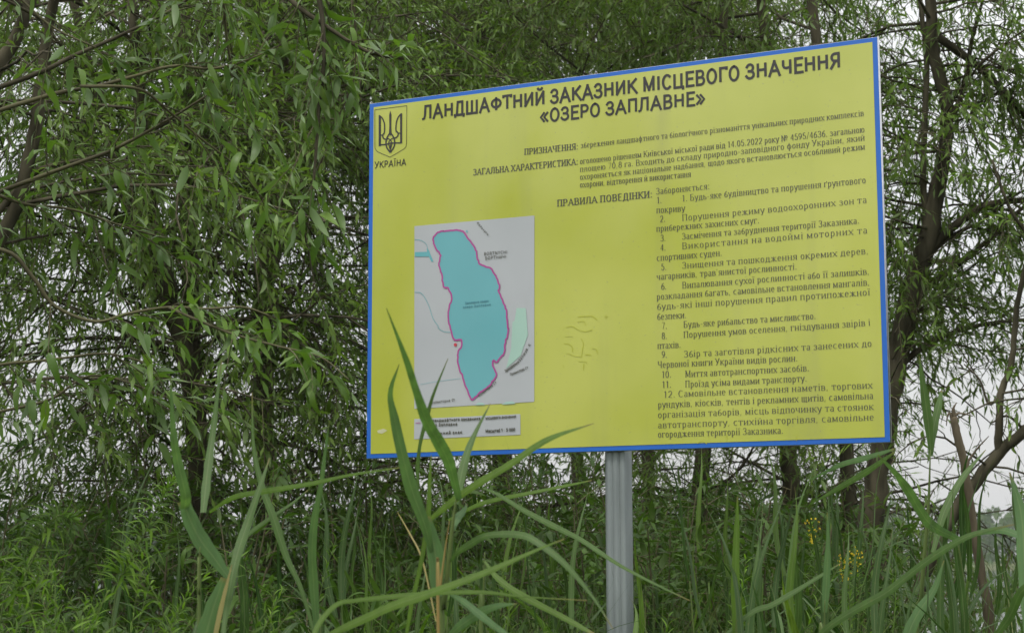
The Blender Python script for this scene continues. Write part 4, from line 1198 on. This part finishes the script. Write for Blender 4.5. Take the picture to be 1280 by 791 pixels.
def px_blade(root, pts, d0, d1, wpx, mat, twist=0.0, name='leaf'):
    n = max(12, len(pts) * 4)
    dd = np.linspace(d0, d1, len(pts))
    C = spline(np.array([P(x, y, q) for (x, y), q in zip(pts, dd)]), n)
    wd = interp(wpx, n) * np.linspace(d0, d1, n) / FPX
    T = unit(np.gradient(C, axis=0)); vw = unit(C - np.array([0, 0, EYE]))
    S = unit(np.cross(T, vw)); N2 = np.cross(S, T)
    tw = np.linspace(twist * .4, twist, n)[:, None]
    S = S * np.cos(tw) + N2 * np.sin(tw)
    wd = wd * .9 * (1 + .05 * np.sin(np.linspace(0, 23, n) + pts[0][0]))
    V, Q, UV = blade_mesh(C, wd / np.maximum(np.cos(tw[:, 0]), .4), S)
    return part(name, V, Q, M[mat], root, True, None, UV)

def px_stem(root, pts, d, r, mat='stem', down=True):
    C = [P(x, y, d) for x, y in pts]
    if down: C = C + [np.array([C[-1][0] + .03, C[-1][1], -.02])]
    r = [r[0] * .3] + list(r[1:]); g = Geo(); C = spline(np.array(C), 24); g.tube(C, interp(r, 24) * d / FPX, 7, .02); g.part('stem', M[mat], root, True)

def build_front_reeds():
    d = 3.0
    q = P(262, 900, d)
    r = thing('reed', (q[0], q[1], 0), 'foreground reed left of the board, one broad bluish leaf bent sharply', 'reed', 'reeds in the foreground')
    px_stem(r, [(250, 683), (249, 740), (249, 791)], d, [2, 2.4, 3])
    px_blade(r, [(286, 722), (268, 697), (251, 675), (238, 650), (229, 626)], d, d, [9, 19, 23, 21, 17], 'reed_blue', .2)
    px_blade(r, [(231, 636), (232, 618), (222, 575), (217, 540), (213, 470)], d, d - .1, [12, 15, 13, 9, 1], 'reed_blue', -.35)
    px_blade(r, [(254, 640), (257, 610), (261, 575), (267, 530), (277, 450)], d + .05, d + .2, [8, 12, 11, 8, 1], 'reed', .5)
    px_blade(r, [(250, 835), (258, 791), (268, 755), (280, 722)], d - .05, d - .05, [22, 28, 22, 9], 'reed_blue', .1)
    px_blade(r, [(278, 800), (283, 760), (291, 715), (299, 684), (309, 654), (325, 608), (337, 572)], d, d + .2, [6, 8, 12, 13, 12, 7, 1], 'reed', .3)
    px_blade(r, [(268, 800), (274, 770), (281, 740), (290, 705)], d - .06, d - .06, [6, 7, 5, 1], 'reed_dry', .1)
    q = P(395, 900, 3.2)
    r = thing('reed', (q[0], q[1], 0), 'thin foreground reed with two long upright leaves between the bent reed and the board', 'reed', 'reeds in the foreground')
    px_stem(r, [(396, 775), (398, 800), (400, 860)], 3.2, [2.5, 3, 3])
    px_blade(r, [(398, 830), (392, 790), (376, 735), (358, 696), (342, 648), (328, 610), (317, 560), (315, 490)], 3.2, 3.4, [4, 4, 6, 9, 11, 9, 5, 1], 'reed', .4)
    px_blade(r, [(398, 850), (396, 791), (392, 730), (390, 690), (393, 650), (401, 607), (407, 560), (412, 525)], 3.2, 3.1, [3, 7, 13, 12, 10, 7, 4, 1], 'reed_blue', .2)
    px_blade(r, [(262, 640), (290, 622), (323, 615), (360, 609), (395, 603), (440, 593), (508, 583)], 3.3, 3.0, [4, 7, 8, 7, 6, 4, 1], 'reed_lime', .3)
    px_blade(r, [(287, 695), (310, 668), (341, 645), (366, 628), (385, 612)], 3.3, 3.4, [4, 6, 5, 3, 1], 'reed', .3)
    d = 2.9
    q = P(556, 900, d)
    r = thing('reed', (q[0], q[1], 0), 'tall foreground reed with dry orange lower stem, broad leaves crossing the map corner', 'reed', 'reeds in the foreground')
    px_stem(r, [(571, 618), (566, 654), (560, 711), (555, 760), (552, 800)], d, [2, 2.6, 3.2, 4, 4.5], 'stem')
    px_stem(r, [(562, 650), (556, 690), (550, 740), (548, 800)], d - .03, [1, 1.4, 2, 2.4], 'stem_dry')
    px_blade(r, [(540, 690), (531, 655), (515, 612), (503, 568), (493, 522), (488, 490), (499, 455)], d, d - .12, [6, 15, 18, 16, 12, 7, 1], 'reed_blue', -.2)
    px_blade(r, [(552, 745), (546, 733), (546, 705), (542, 680), (535, 645)], d, d, [6, 16, 24, 21, 6], 'reed_blue', .15)
    px_blade(r, [(574, 625), (562, 580), (548, 552), (533, 525), (520, 488), (507, 448), (483, 385)], d, d - .3, [8, 16, 18, 15, 11, 8, 1], 'reed_blue', .25)
    px_blade(r, [(570, 630), (573, 612), (581, 575), (592, 545), (613, 504)], d, d + .15, [6, 12, 12, 7, 1], 'reed', .3)
    px_blade(r, [(530, 655), (548, 640), (576, 618), (600, 602), (637, 580), (684, 549), (742, 529)], d + .05, d - .1, [3, 8, 10, 10, 10, 8, 1], 'reed_lime', .6)
    px_blade(r, [(523, 640), (522, 590), (525, 555), (534, 520), (542, 492), (560, 448)], d + .25, d + .2, [2, 5, 5, 6, 4, 1], 'reed', .3)
    px_blade(r, [(507, 800), (515, 752), (526, 705), (535, 646), (537, 600), (539, 568)], d + .1, d + .1, [4, 6, 6, 7, 5, 1], 'reed_lime', .1)
    px_blade(r, [(562, 702), (572, 690), (587, 680), (605, 670), (626, 667), (650, 668), (670, 676), (706, 704), (742, 747), (766, 785)], d, d - .25, [3, 7, 10, 9, 9, 10, 10, 8, 4, 1], 'reed', .5)
    px_blade(r, [(567, 662), (571, 648), (578, 640), (584, 630)], d, d + .05, [4, 11, 9, 1], 'reed_blue', .1)
    px_blade(r, [(556, 800), (575, 782), (601, 765), (622, 757), (646, 754)], d, d - .1, [6, 12, 14, 8, 1], 'reed_blue', .2)
    px_blade(r, [(562, 742), (580, 752), (601, 769), (632, 793), (650, 810)], d, d - .2, [4, 9, 10, 8, 4], 'reed_blue', -.3)
    px_blade(r, [(545, 776), (528, 700), (513, 668), (497, 640)], d + .3, d + .35, [2, 2.5, 2, 1], 'reed_dry', .1)
    d = 2.6
    q = P(400, 1000, d)
    r = thing('reed', (q[0], q[1], 0), 'reed whose two long bright green leaves sweep almost level across the bottom of the view', 'reed', 'reeds in the foreground')
    px_stem(r, [(388, 812), (392, 860), (395, 920)], d, [3, 3.5, 4])
    px_blade(r, [(380, 812), (420, 789), (455, 773), (490, 757), (525, 745), (562, 732), (616, 711), (673, 686), (706, 673)], d, d - .1, [4, 9, 11, 12, 12, 11, 8, 4, 1], 'reed_lime', .5)
    px_blade(r, [(386, 815), (398, 780), (421, 755), (445, 750), (472, 747), (515, 743), (562, 740), (610, 740), (652, 745), (734, 750)], d, d + .2, [4, 8, 6, 6, 7, 7, 6, 5, 3, 1], 'reed_lime', .4)
    d = 3.4
    q = P(600, 980, d)
    r = thing('reed', (q[0], q[1], 0), 'reed with one long pale leaf that slants down to the right across the metal post', 'reed', 'reeds in the foreground')
    px_stem(r, [(606, 690), (604, 760), (602, 830)], d, [2, 2.5, 3])
    px_blade(r, [(603, 609), (625, 619), (652, 636), (688, 655), (724, 673), (750, 690), (778, 708), (820, 730), (862, 750)], d + .3, d - .2, [1, 5, 7, 8, 7, 6, 5, 3, 1], 'reed', .2)
    px_blade(r, [(560, 650), (594, 632), (620, 624), (651, 618), (706, 607), (740, 600)], d + .6, d + .4, [3, 6, 6, 5, 4, 1], 'reed_lime', .5)
    px_blade(r, [(605, 700), (622, 722), (651, 743), (706, 772), (742, 792)], d, d - .1, [3, 8, 10, 8, 5], 'reed_lime', .3)
    # right-hand side, one plant for each group of leaves
    d = 3.6
    def plant(bx, dd, lab):
        q = P(bx, 1000, dd); return thing('reed', (q[0], q[1], 0), lab, 'reed', 'reeds in the foreground')
    r = plant(921, d, 'bright green upright reed spear a short way right of the metal post')
    px_stem(r, [(921, 760), (921, 800), (921, 860)], d, [2, 3, 3])
    px_blade(r, [(921, 840), (921, 791), (919, 740), (920, 690), (921, 655), (922, 620)], d, d, [8, 12, 12, 10, 7, 1], 'reed_lime', .1)
    px_blade(r, [(900, 800), (940, 765), (964, 756), (990, 741), (1021, 722), (1052, 703)], d, d + .1, [5, 7, 8, 7, 5, 1], 'reed', .3)
    r = plant(1033, d, 'pale upright reed spear beside the yellow flowers right of the post')
    px_stem(r, [(1031, 750), (1030, 800), (1028, 860)], d, [2, 2, 3])
    px_blade(r, [(1031, 765), (1032, 745), (1034, 708), (1035, 680), (1034, 640)], d, d, [5, 10, 10, 6, 1], 'reed_blue', .1)
    px_blade(r, [(1010, 810), (1036, 783), (1072, 760), (1108, 740), (1145, 711), (1179, 687), (1215, 668), (1268, 655)], d - .1, d - .3, [6, 9, 11, 11, 10, 10, 8, 1], 'reed', .3)
    r = plant(1200, d + .3, 'reed with a broad grey green leaf drooping from under the board corner to the right')
    px_stem(r, [(1197, 671), (1205, 740), (1210, 850)], d + .3, [2, 3, 3])
    px_blade(r, [(1206, 676), (1190, 670), (1161, 653), (1136, 614), (1120, 592), (1097, 568)], d + .3, d + .1, [4, 10, 14, 13, 8, 1], 'reed_blue', .2)
    px_blade(r, [(1215, 668), (1250, 662), (1280, 672), (1310, 690)], d + .2, d, [5, 10, 9, 4], 'reed_blue', .3)
    px_blade(r, [(1166, 690), (1180, 640), (1202, 598), (1232, 562)], d + .4, d + .5, [6, 11, 9, 1], 'reed', .5)
    r = plant(1275, d - .2, 'reed with one wide upright leaf at the right edge of the view')
    px_stem(r, [(1290, 760), (1291, 800), (1292, 860)], d - .2, [2, 3, 3])
    px_blade(r, [(1284, 790), (1282, 740), (1280, 690), (1276, 640), (1262, 590)], d - .2, d - .1, [10, 17, 20, 16, 2], 'reed_blue', .1)
    px_blade(r, [(1240, 800), (1262, 770), (1276, 740), (1300, 720)], d - .2, d - .3, [8, 12, 12, 6], 'reed', .2)
    r = plant(1160, d + .5, 'tall reed with two upright leaf tips against the sky right of the board')
    px_stem(r, [(1163, 562), (1160, 640), (1152, 740), (1148, 850)], d + .5, [2, 2.6, 3, 3])
    px_blade(r, [(1164, 566), (1160, 525), (1155, 490), (1149, 445)], d + .5, d + .5, [6, 13, 11, 1], 'reed', .15)
    px_blade(r, [(1163, 570), (1167, 535), (1174, 505), (1177, 488)], d + .5, d + .6, [6, 12, 9, 3], 'reed', -.2)
    px_blade(r, [(1012, 600), (1050, 581), (1082, 572), (1118, 561)], d + .6, d + .3, [1, 7, 8, 3], 'reed_blue', .3)
    px_blade(r, [(1013, 630), (1053, 607), (1085, 588), (1118, 565)], d + .8, d + .5, [1, 8, 9, 3], 'reed', .3)
    px_blade(r, [(1120, 850), (1136, 791), (1150, 762), (1168, 735), (1180, 700)], d + .3, d + .3, [8, 16, 15, 9, 1], 'reed_blue', .2)

REEDM = []
def reed_variants():
    for arch in (.2, .5, .9, 1.3, .05):
        n = 12; t = np.linspace(0, 1, n)
        C = np.stack([np.sin(t * arch) * t * .8 + .02 * np.sin(t * 7), .03 * np.sin(t * 5 + arch), t * np.cos(t * arch * .9)], 1)
        wd = .047 * np.sin(np.clip(t * 1.0 + .06, 0, 1) ** .55 * math.pi) ** .9 + .001
        side = np.tile([0.0, 1.0, 0.0], (n, 1))
        REEDM.append(blade_mesh(C, wd, side))
_rm = {}
USED = set()
def where_label(x, y, h, kind, mat=''):
    sx = 640 + x / y * FPX; top = 702 - (h - EYE) / y * 2222
    w1 = ('at the left edge' if sx < 60 else 'left of the bent reed' if sx < 220 else 'beside the bent reed' if sx < 320 else 'between bent reed and board' if sx < 455 else 'under the map' if sx < 560 else
          'between map and post' if sx < 680 else 'just left of the post' if sx < 765 else 'just right of the post' if sx < 860 else 'under the middle of the rules' if sx < 960 else
          'near the yellow flowers' if sx < 1070 else 'below the board corner' if sx < 1150 else 'before the leaning trunk' if sx < 1230 else 'at the right edge')
    w2 = 'tall' if top < 640 else 'middling' if top < 700 else 'low'
    w3 = 'front' if y < 4.4 else 'middle' if y < 5.5 else 'back'
    return '%s %s%s %s, %s rank' % (w2, 'bright ' if 'lime' in mat else '', kind, w1, w3)
def reed(x, y, h, label, group, mat='reed', nleaf=8, ll=(.3, .5)):
    label = where_label(x, y, h, 'green reed', mat)
    k_ = 0
    while label in USED:
        k_ += 1
        if k_ > 5: break
        nleaf = (6, 7, 9, 10, 5)[k_ - 1]
        label = where_label(x, y, h, 'green reed', mat) + ', with %s leaves' % ('six', 'seven', 'nine', 'ten', 'five')[k_ - 1]
    USED.add(label)
    root = thing('reed', (x, y, 0), label, 'reed', group)
    a = random.uniform(0, 6.28); lean = random.uniform(0, .12)
    C = grow_branch((x, y, -.02), (math.cos(a) * lean, math.sin(a) * lean, 1), h * .85, 10, .02, 0)
    g = Geo(); g.tube(C, np.linspace(.0045, .0018, 10), 6, cap=False); g.part('stem', M['stem'], root, True)
    az = random.uniform(0, 6.28)
    for k in range(nleaf):
        t = .35 + .65 * k / (nleaf - 1); i = min(int(t * 9), 8)
        p = C[i] + (C[i + 1] - C[i]) * (t * 9 - i) if i < 9 else C[-1]
        az += math.pi + random.uniform(-.7, .7)
        v = random.choice((0, 0, 1, 1, 2, 3)) if t < .95 else random.choice((4, 0))
        key = (v, mat)
        if key not in _rm: _rm[key] = mesh_np('leaf', REEDM[v][0], REEDM[v][1], M[mat], True, REEDM[v][2])
        o = bpy.data.objects.new('leaf', _rm[key])
        tilt = random.uniform(.35, .85) if t < .95 else random.uniform(0, .2)
        s = random.uniform(*ll) * (1.1 - .3 * abs(t - .7))
        Mx = Matrix.Translation(Vector(p) - Vector(root.location)) @ Matrix.Rotation(az, 4, 'Z') @ Matrix.Rotation(tilt, 4, 'Y') @ Matrix.Rotation(random.uniform(-.5, .5), 4, 'Z')
        sx = s; Mx = Mx @ Matrix.Diagonal((sx, s * random.uniform(.8, 1.15), s, 1))
        o.parent = root; o.matrix_basis = Mx; COL.objects.link(o)

def build_reeds():
    reed_variants()
    lr = 'green reed in the thick stand between the metal post and the lake'
    lm = 'green reed growing low behind the foreground reeds left of the metal post'
    for i in range(72):
        y = random.uniform(4.3, 6.6); px = random.uniform(835, 1330)
        x = (px - 640) / FPX * y * 1.0
        top = random.uniform(590, 740) + max(0, (px - 1080)) * .18
        h = EYE + (702 - top) / 2222 * y
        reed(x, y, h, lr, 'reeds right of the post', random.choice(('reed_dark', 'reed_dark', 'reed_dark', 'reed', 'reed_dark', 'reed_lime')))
    for i in range(16):
        y = random.uniform(3.4, 4.4); px = random.uniform(860, 1320)
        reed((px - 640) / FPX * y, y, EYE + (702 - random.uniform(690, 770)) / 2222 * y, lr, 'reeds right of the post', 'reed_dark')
    for i in range(40):
        y = random.uniform(4.5, 6.8); px = random.uniform(430, 715)
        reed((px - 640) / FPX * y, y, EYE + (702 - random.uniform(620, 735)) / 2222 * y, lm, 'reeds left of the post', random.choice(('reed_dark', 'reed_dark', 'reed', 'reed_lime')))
    ll = 'slender green reed among the goldenrod at the lower left'
    for i in range(14):
        y = random.uniform(4.0, 6.0); px = random.uniform(-40, 430)
        reed((px - 640) / FPX * y, y, EYE + (702 - random.uniform(640, 740)) / 2222 * y, ll, 'reeds among the goldenrod', 'reed_dark')

# ------------------------------------------------------------------ goldenrod, flowers, grass
_rodm = {}
def goldenrod(x, y, h, label, group=None, tipdir=0.0, flower=False, C=None):
    if not flower and C is None:
        k_ = -1; label = where_label(x, y, h, 'goldenrod stem')
        while label in USED and k_ < 3:
            k_ += 1
            tipdir = (-1.8, 1.8, 0, .9)[k_]
            label = where_label(x, y, h, 'goldenrod stem') + (', tip nodding left', ', tip nodding right', ', tip straight', ', tip leaning slightly right')[k_]
        USED.add(label)
    root = thing('goldenrod_plant' if not flower else 'yellow_flower_plant', (x, y, 0), label, 'plant', group)
    if C is None:
        C = grow_branch((x, y, -.02), (random.uniform(-.1, .1), random.uniform(-.1, .1), 1), h, 16, .03, 0)
        k = np.linspace(0, 1, 16) ** 6
        C[:, 0] += k * tipdir * .10; C[:, 2] -= k * .05
    n = len(C)
    g = Geo(); g.tube(C, np.linspace(.0022, .0009, n), 6, cap=False); g.part('stem', M['stem'], root, True)
    nl = 0; a = random.uniform(0, 6.28)
    L = np.linalg.norm(np.diff(C, axis=0), axis=1).sum()
    cnt = int(L * .62 / .0105)
    if 'rod' not in _rodm:
        _rodm['rod'] = [smooth_leaf_mesh('leaf', M['rod'], .13, c, 5) for c in (.05, .15, .3, .5)]
    for k in range(cnt):
        t = .38 + .62 * k / cnt
        i = min(int(t * (n - 1)), n - 2)
        p = C[i] + (C[i + 1] - C[i]) * (t * (n - 1) - i)
        T = unit(C[i + 1] - C[i]); a += 2.4 + random.uniform(-.2, .2)
        A_ = unit(np.cross(T, [.3, .2, .9])) if abs(T[2]) < .95 else unit(np.cross(T, [1, .1, 0])); B_ = np.cross(A_, T)
        rad = math.cos(a) * A_ + math.sin(a) * B_
        up = .25 + .9 * max(0, (t - .8) / .2)
        D = unit(rad + T * up); S = unit(np.cross(D, T)); Nn = np.cross(S, D)
        s = (.074 - .038 * max(0, (t - .6) / .4)) * random.uniform(.8, 1.15)
        o = bpy.data.objects.new('leaf', random.choice(_rodm['rod']))
        q = p - np.array(root.location)
        o.parent = root
        o.matrix_basis = Matrix(((S[0] * s, D[0] * s, Nn[0] * s, q[0]), (S[1] * s, D[1] * s, Nn[1] * s, q[1]), (S[2] * s, D[2] * s, Nn[2] * s, q[2]), (0, 0, 0, 1)))
        COL.objects.link(o)
    if flower:
        g = Geo()
        for k in range(30):
            u = random.random()
            c = C[-1] + np.array([random.gauss(0, .016 * (1.2 - u)), random.gauss(0, .016), u * -.09 + .02])
            for m_ in range(5):
                an = m_ * 1.2566 + random.random(); r_ = random.uniform(.003, .0055)
                dv = np.array([math.cos(an), .3 * math.sin(an * 2), math.sin(an)]) * r_; sv = np.array([-math.sin(an), .3, math.cos(an)]) * r_ * .35
                g.add([c, c + dv * .6 + sv, c + dv, c + dv * .6 - sv], [(0, 1, 2, 3)])
        g.part('blossom', M['petal'], root, kind='stuff')

def build_forbs():
    lab = 'leafy green goldenrod stem in the patch at the lower left'
    for (pts, d, lb) in (([(0, 776), (21, 740), (47, 686), (61, 656), (74, 644), (91, 647)], 3.6, 'goldenrod with a nodding light green tip in the bottom left corner'),
                         ([(140, 775), (158, 711), (180, 668), (201, 625), (216, 600)], 4.0, 'goldenrod leaning right, tallest of the patch left of the bent reed')):
        top = [P(x, y, d) for x, y in pts]
        b = np.array([top[0][0] - .08, top[0][1], -.02])
        C = spline(np.array([b, (b + top[0]) / 2 + [-.02, 0, 0]] + top), 30)
        goldenrod(b[0], b[1], 0, lb, 'goldenrod at the lower left', C=C)
    for i in range(58):
        y = random.uniform(3.0, 4.8); px = random.choice((random.uniform(-30, 240), random.uniform(-30, 240), random.uniform(-30, 480)))
        top = random.uniform(620, 800)
        goldenrod((px - 640) / FPX * y, y, EYE + (702 - top) / 2222 * y, lab, 'goldenrod at the lower left', tipdir=random.choice((-1, 1, .5)))
    for i in range(22):
        y = random.uniform(4.6, 6.2); px = random.uniform(480, 1150)
        goldenrod((px - 640) / FPX * y, y, EYE + (702 - random.uniform(655, 760)) / 2222 * y, 'green goldenrod stem half hidden among the reeds under the board', 'goldenrod among the reeds')
    for (px, py, dd, lb) in ((1014, 655, 6.2, 'plant with a tall cluster of small yellow flowers under the right part of the board'), (1056, 700, 5.6, 'plant with a small yellow blossom low in the reeds, left of its twin'),
                             (1069, 690, 5.9, 'plant with a small yellow blossom low in the reeds nearest the curving trunk')):
        q = P(px, py, dd); goldenrod(q[0], q[1], 0, lb, None, flower=True, C=spline(np.array([[q[0] + .04, q[1], -.02], [q[0] - .02, q[1], q[2] * .5], [q[0] + .01, q[1], q[2] * .85], q]), 24))

def build_grass():
    n = 4200
    Y = RNG.uniform(4.2, 8.2, n); PX = RNG.uniform(-150, 1430, n); X = (PX - 640) / FPX * Y
    top = RNG.uniform(670, 900, n) + np.where(PX < 430, 60, 0)
    H = np.clip(EYE + (702 - top) / 2222 * Y, .5, 2.0)
    k = 7; t = np.linspace(0, 1, k)[None, :, None]
    az = RNG.uniform(0, 6.28, n); bend = RNG.uniform(.03, .45, n)
    dirh = np.stack([np.cos(az), np.sin(az), np.zeros(n)], 1)
    B = np.stack([X, Y, np.zeros(n)], 1)
    C = B[:, None] + np.array([0, 0, 1.]) * (H[:, None, None] * (t - .12 * bend[:, None, None] * t ** 3)) + dirh[:, None] * (bend * H)[:, None, None] * t ** 2.5
    S = np.cross(dirh, [0, 0, 1.])
    S = unit(S + RNG.normal(0, .5, S.shape))[:, None]
    wd = RNG.uniform(.002, .006, n)[:, None, None] * (1 - t ** 2.2) + .0002
    V = np.stack([C - S * wd, C + S * wd], 2).reshape(-1, 3)
    i = (np.arange(n)[:, None] * k + np.arange(k - 1)[None, :]) * 2
    Q = np.stack([i, i + 1, i + 3, i + 2], -1).reshape(-1, 4)
    o = link('tall_grass', mesh_np('tall_grass', V, Q, M['grass'], True)); tag(o, 'thin green and straw coloured grass blades filling the bank under the sign', 'grass', kind='stuff')
    # low weeds hiding the soil
    m = 60000
    Y = RNG.uniform(2.6, 13.5, m); X = (RNG.uniform(-300, 1600, m) - 640) / FPX * Y
    Zt = RNG.uniform(.02, .85, m)
    A = [np.stack([X, Y, Zt], 1), unit(RNG.normal(size=(m, 3)) + [0, 0, .3]), unit(RNG.normal(0, .5, (m, 3)) + [0, 0, 1]), RNG.uniform(.05, .11, m), RNG.uniform(.012, .03, m), RNG.uniform(0, .3, m)]
    V, T = leaf_mesh_arrays(*A)
    o = link('weeds', mesh_np('weeds', V, T, M['bush'])); tag(o, 'low leafy undergrowth covering the ground of the bank', 'undergrowth', kind='stuff')

def build_snag():
    d = 6.2
    b = P(1245, 1100, d)
    root = thing('dead_trunk', (b[0], b[1], 0), 'thin brown dead trunk snapped off near the top, in front of the leaning willow', 'dead trunk')
    g = Geo(); C = spline(W([(1262, 1200), (1250, 880), (1237, 776), (1228, 725), (1219, 672), (1212, 625), (1206, 582), (1198, 550), (1192, 522)], d), 36)
    g.tube(C, interp([7, 7, 6.5, 6, 6, 5.5, 5.5, 5, 5], 36) * d / FPX, 9, .1); g.part('trunk', M['bark_brown'], root, True)
    for pts, r in (([(1192, 524), (1196, 517), (1205, 517), (1216, 520)], [2.2, 1.6, 1, .5]), ([(1190, 524), (1187, 516), (1184, 522), (1183, 532)], [2, 1.6, 1, .5]), ([(1193, 522), (1192, 510), (1196, 503)], [3, 1.6, .4]),
                   ([(1206, 582), (1222, 560), (1236, 545)], [1.6, 1, .5]), ([(1219, 672), (1205, 640), (1196, 600)], [1.8, 1.2, .6])):
        g = Geo(); g.tube(spline(W(pts, d), 10), interp(r, 10) * d / FPX, 6, .1); g.part('splinter', M['bark_brown'], root, True)

def build_haze():
    g = Geo(); g.box((0, 240, 6.6), 680, 300, 10.2)
    m, n = newmat('lake_air')
    pv = n.nodes.new('ShaderNodeVolumePrincipled'); pv.inputs['Color'].default_value = (.94, .97, 1, 1); pv.inputs['Density'].default_value = HAZE
    pv.inputs['Anisotropy'].default_value = .2
    out = n.nodes.new('ShaderNodeOutputMaterial'); n.links.new(pv.outputs[0], out.inputs['Volume'])
    o = g.obj('haze', m); tag(o, 'thin pale haze over the lake', 'haze', kind='stuff')
HAZE = .0003

build_trees()
build_near()
build_snag()
build_shrubs()
build_grass()
build_front_reeds()
build_reeds()
build_forbs()
build_haze()
print('LEAVES', STAT, 'OBJ', len(bpy.data.objects), 'TRIS', sum(len(o.data.loop_triangles) or len(o.data.loops) - 2 * len(o.data.polygons) for o in bpy.data.objects if o.type == 'MESH' and o.data.users == 1))
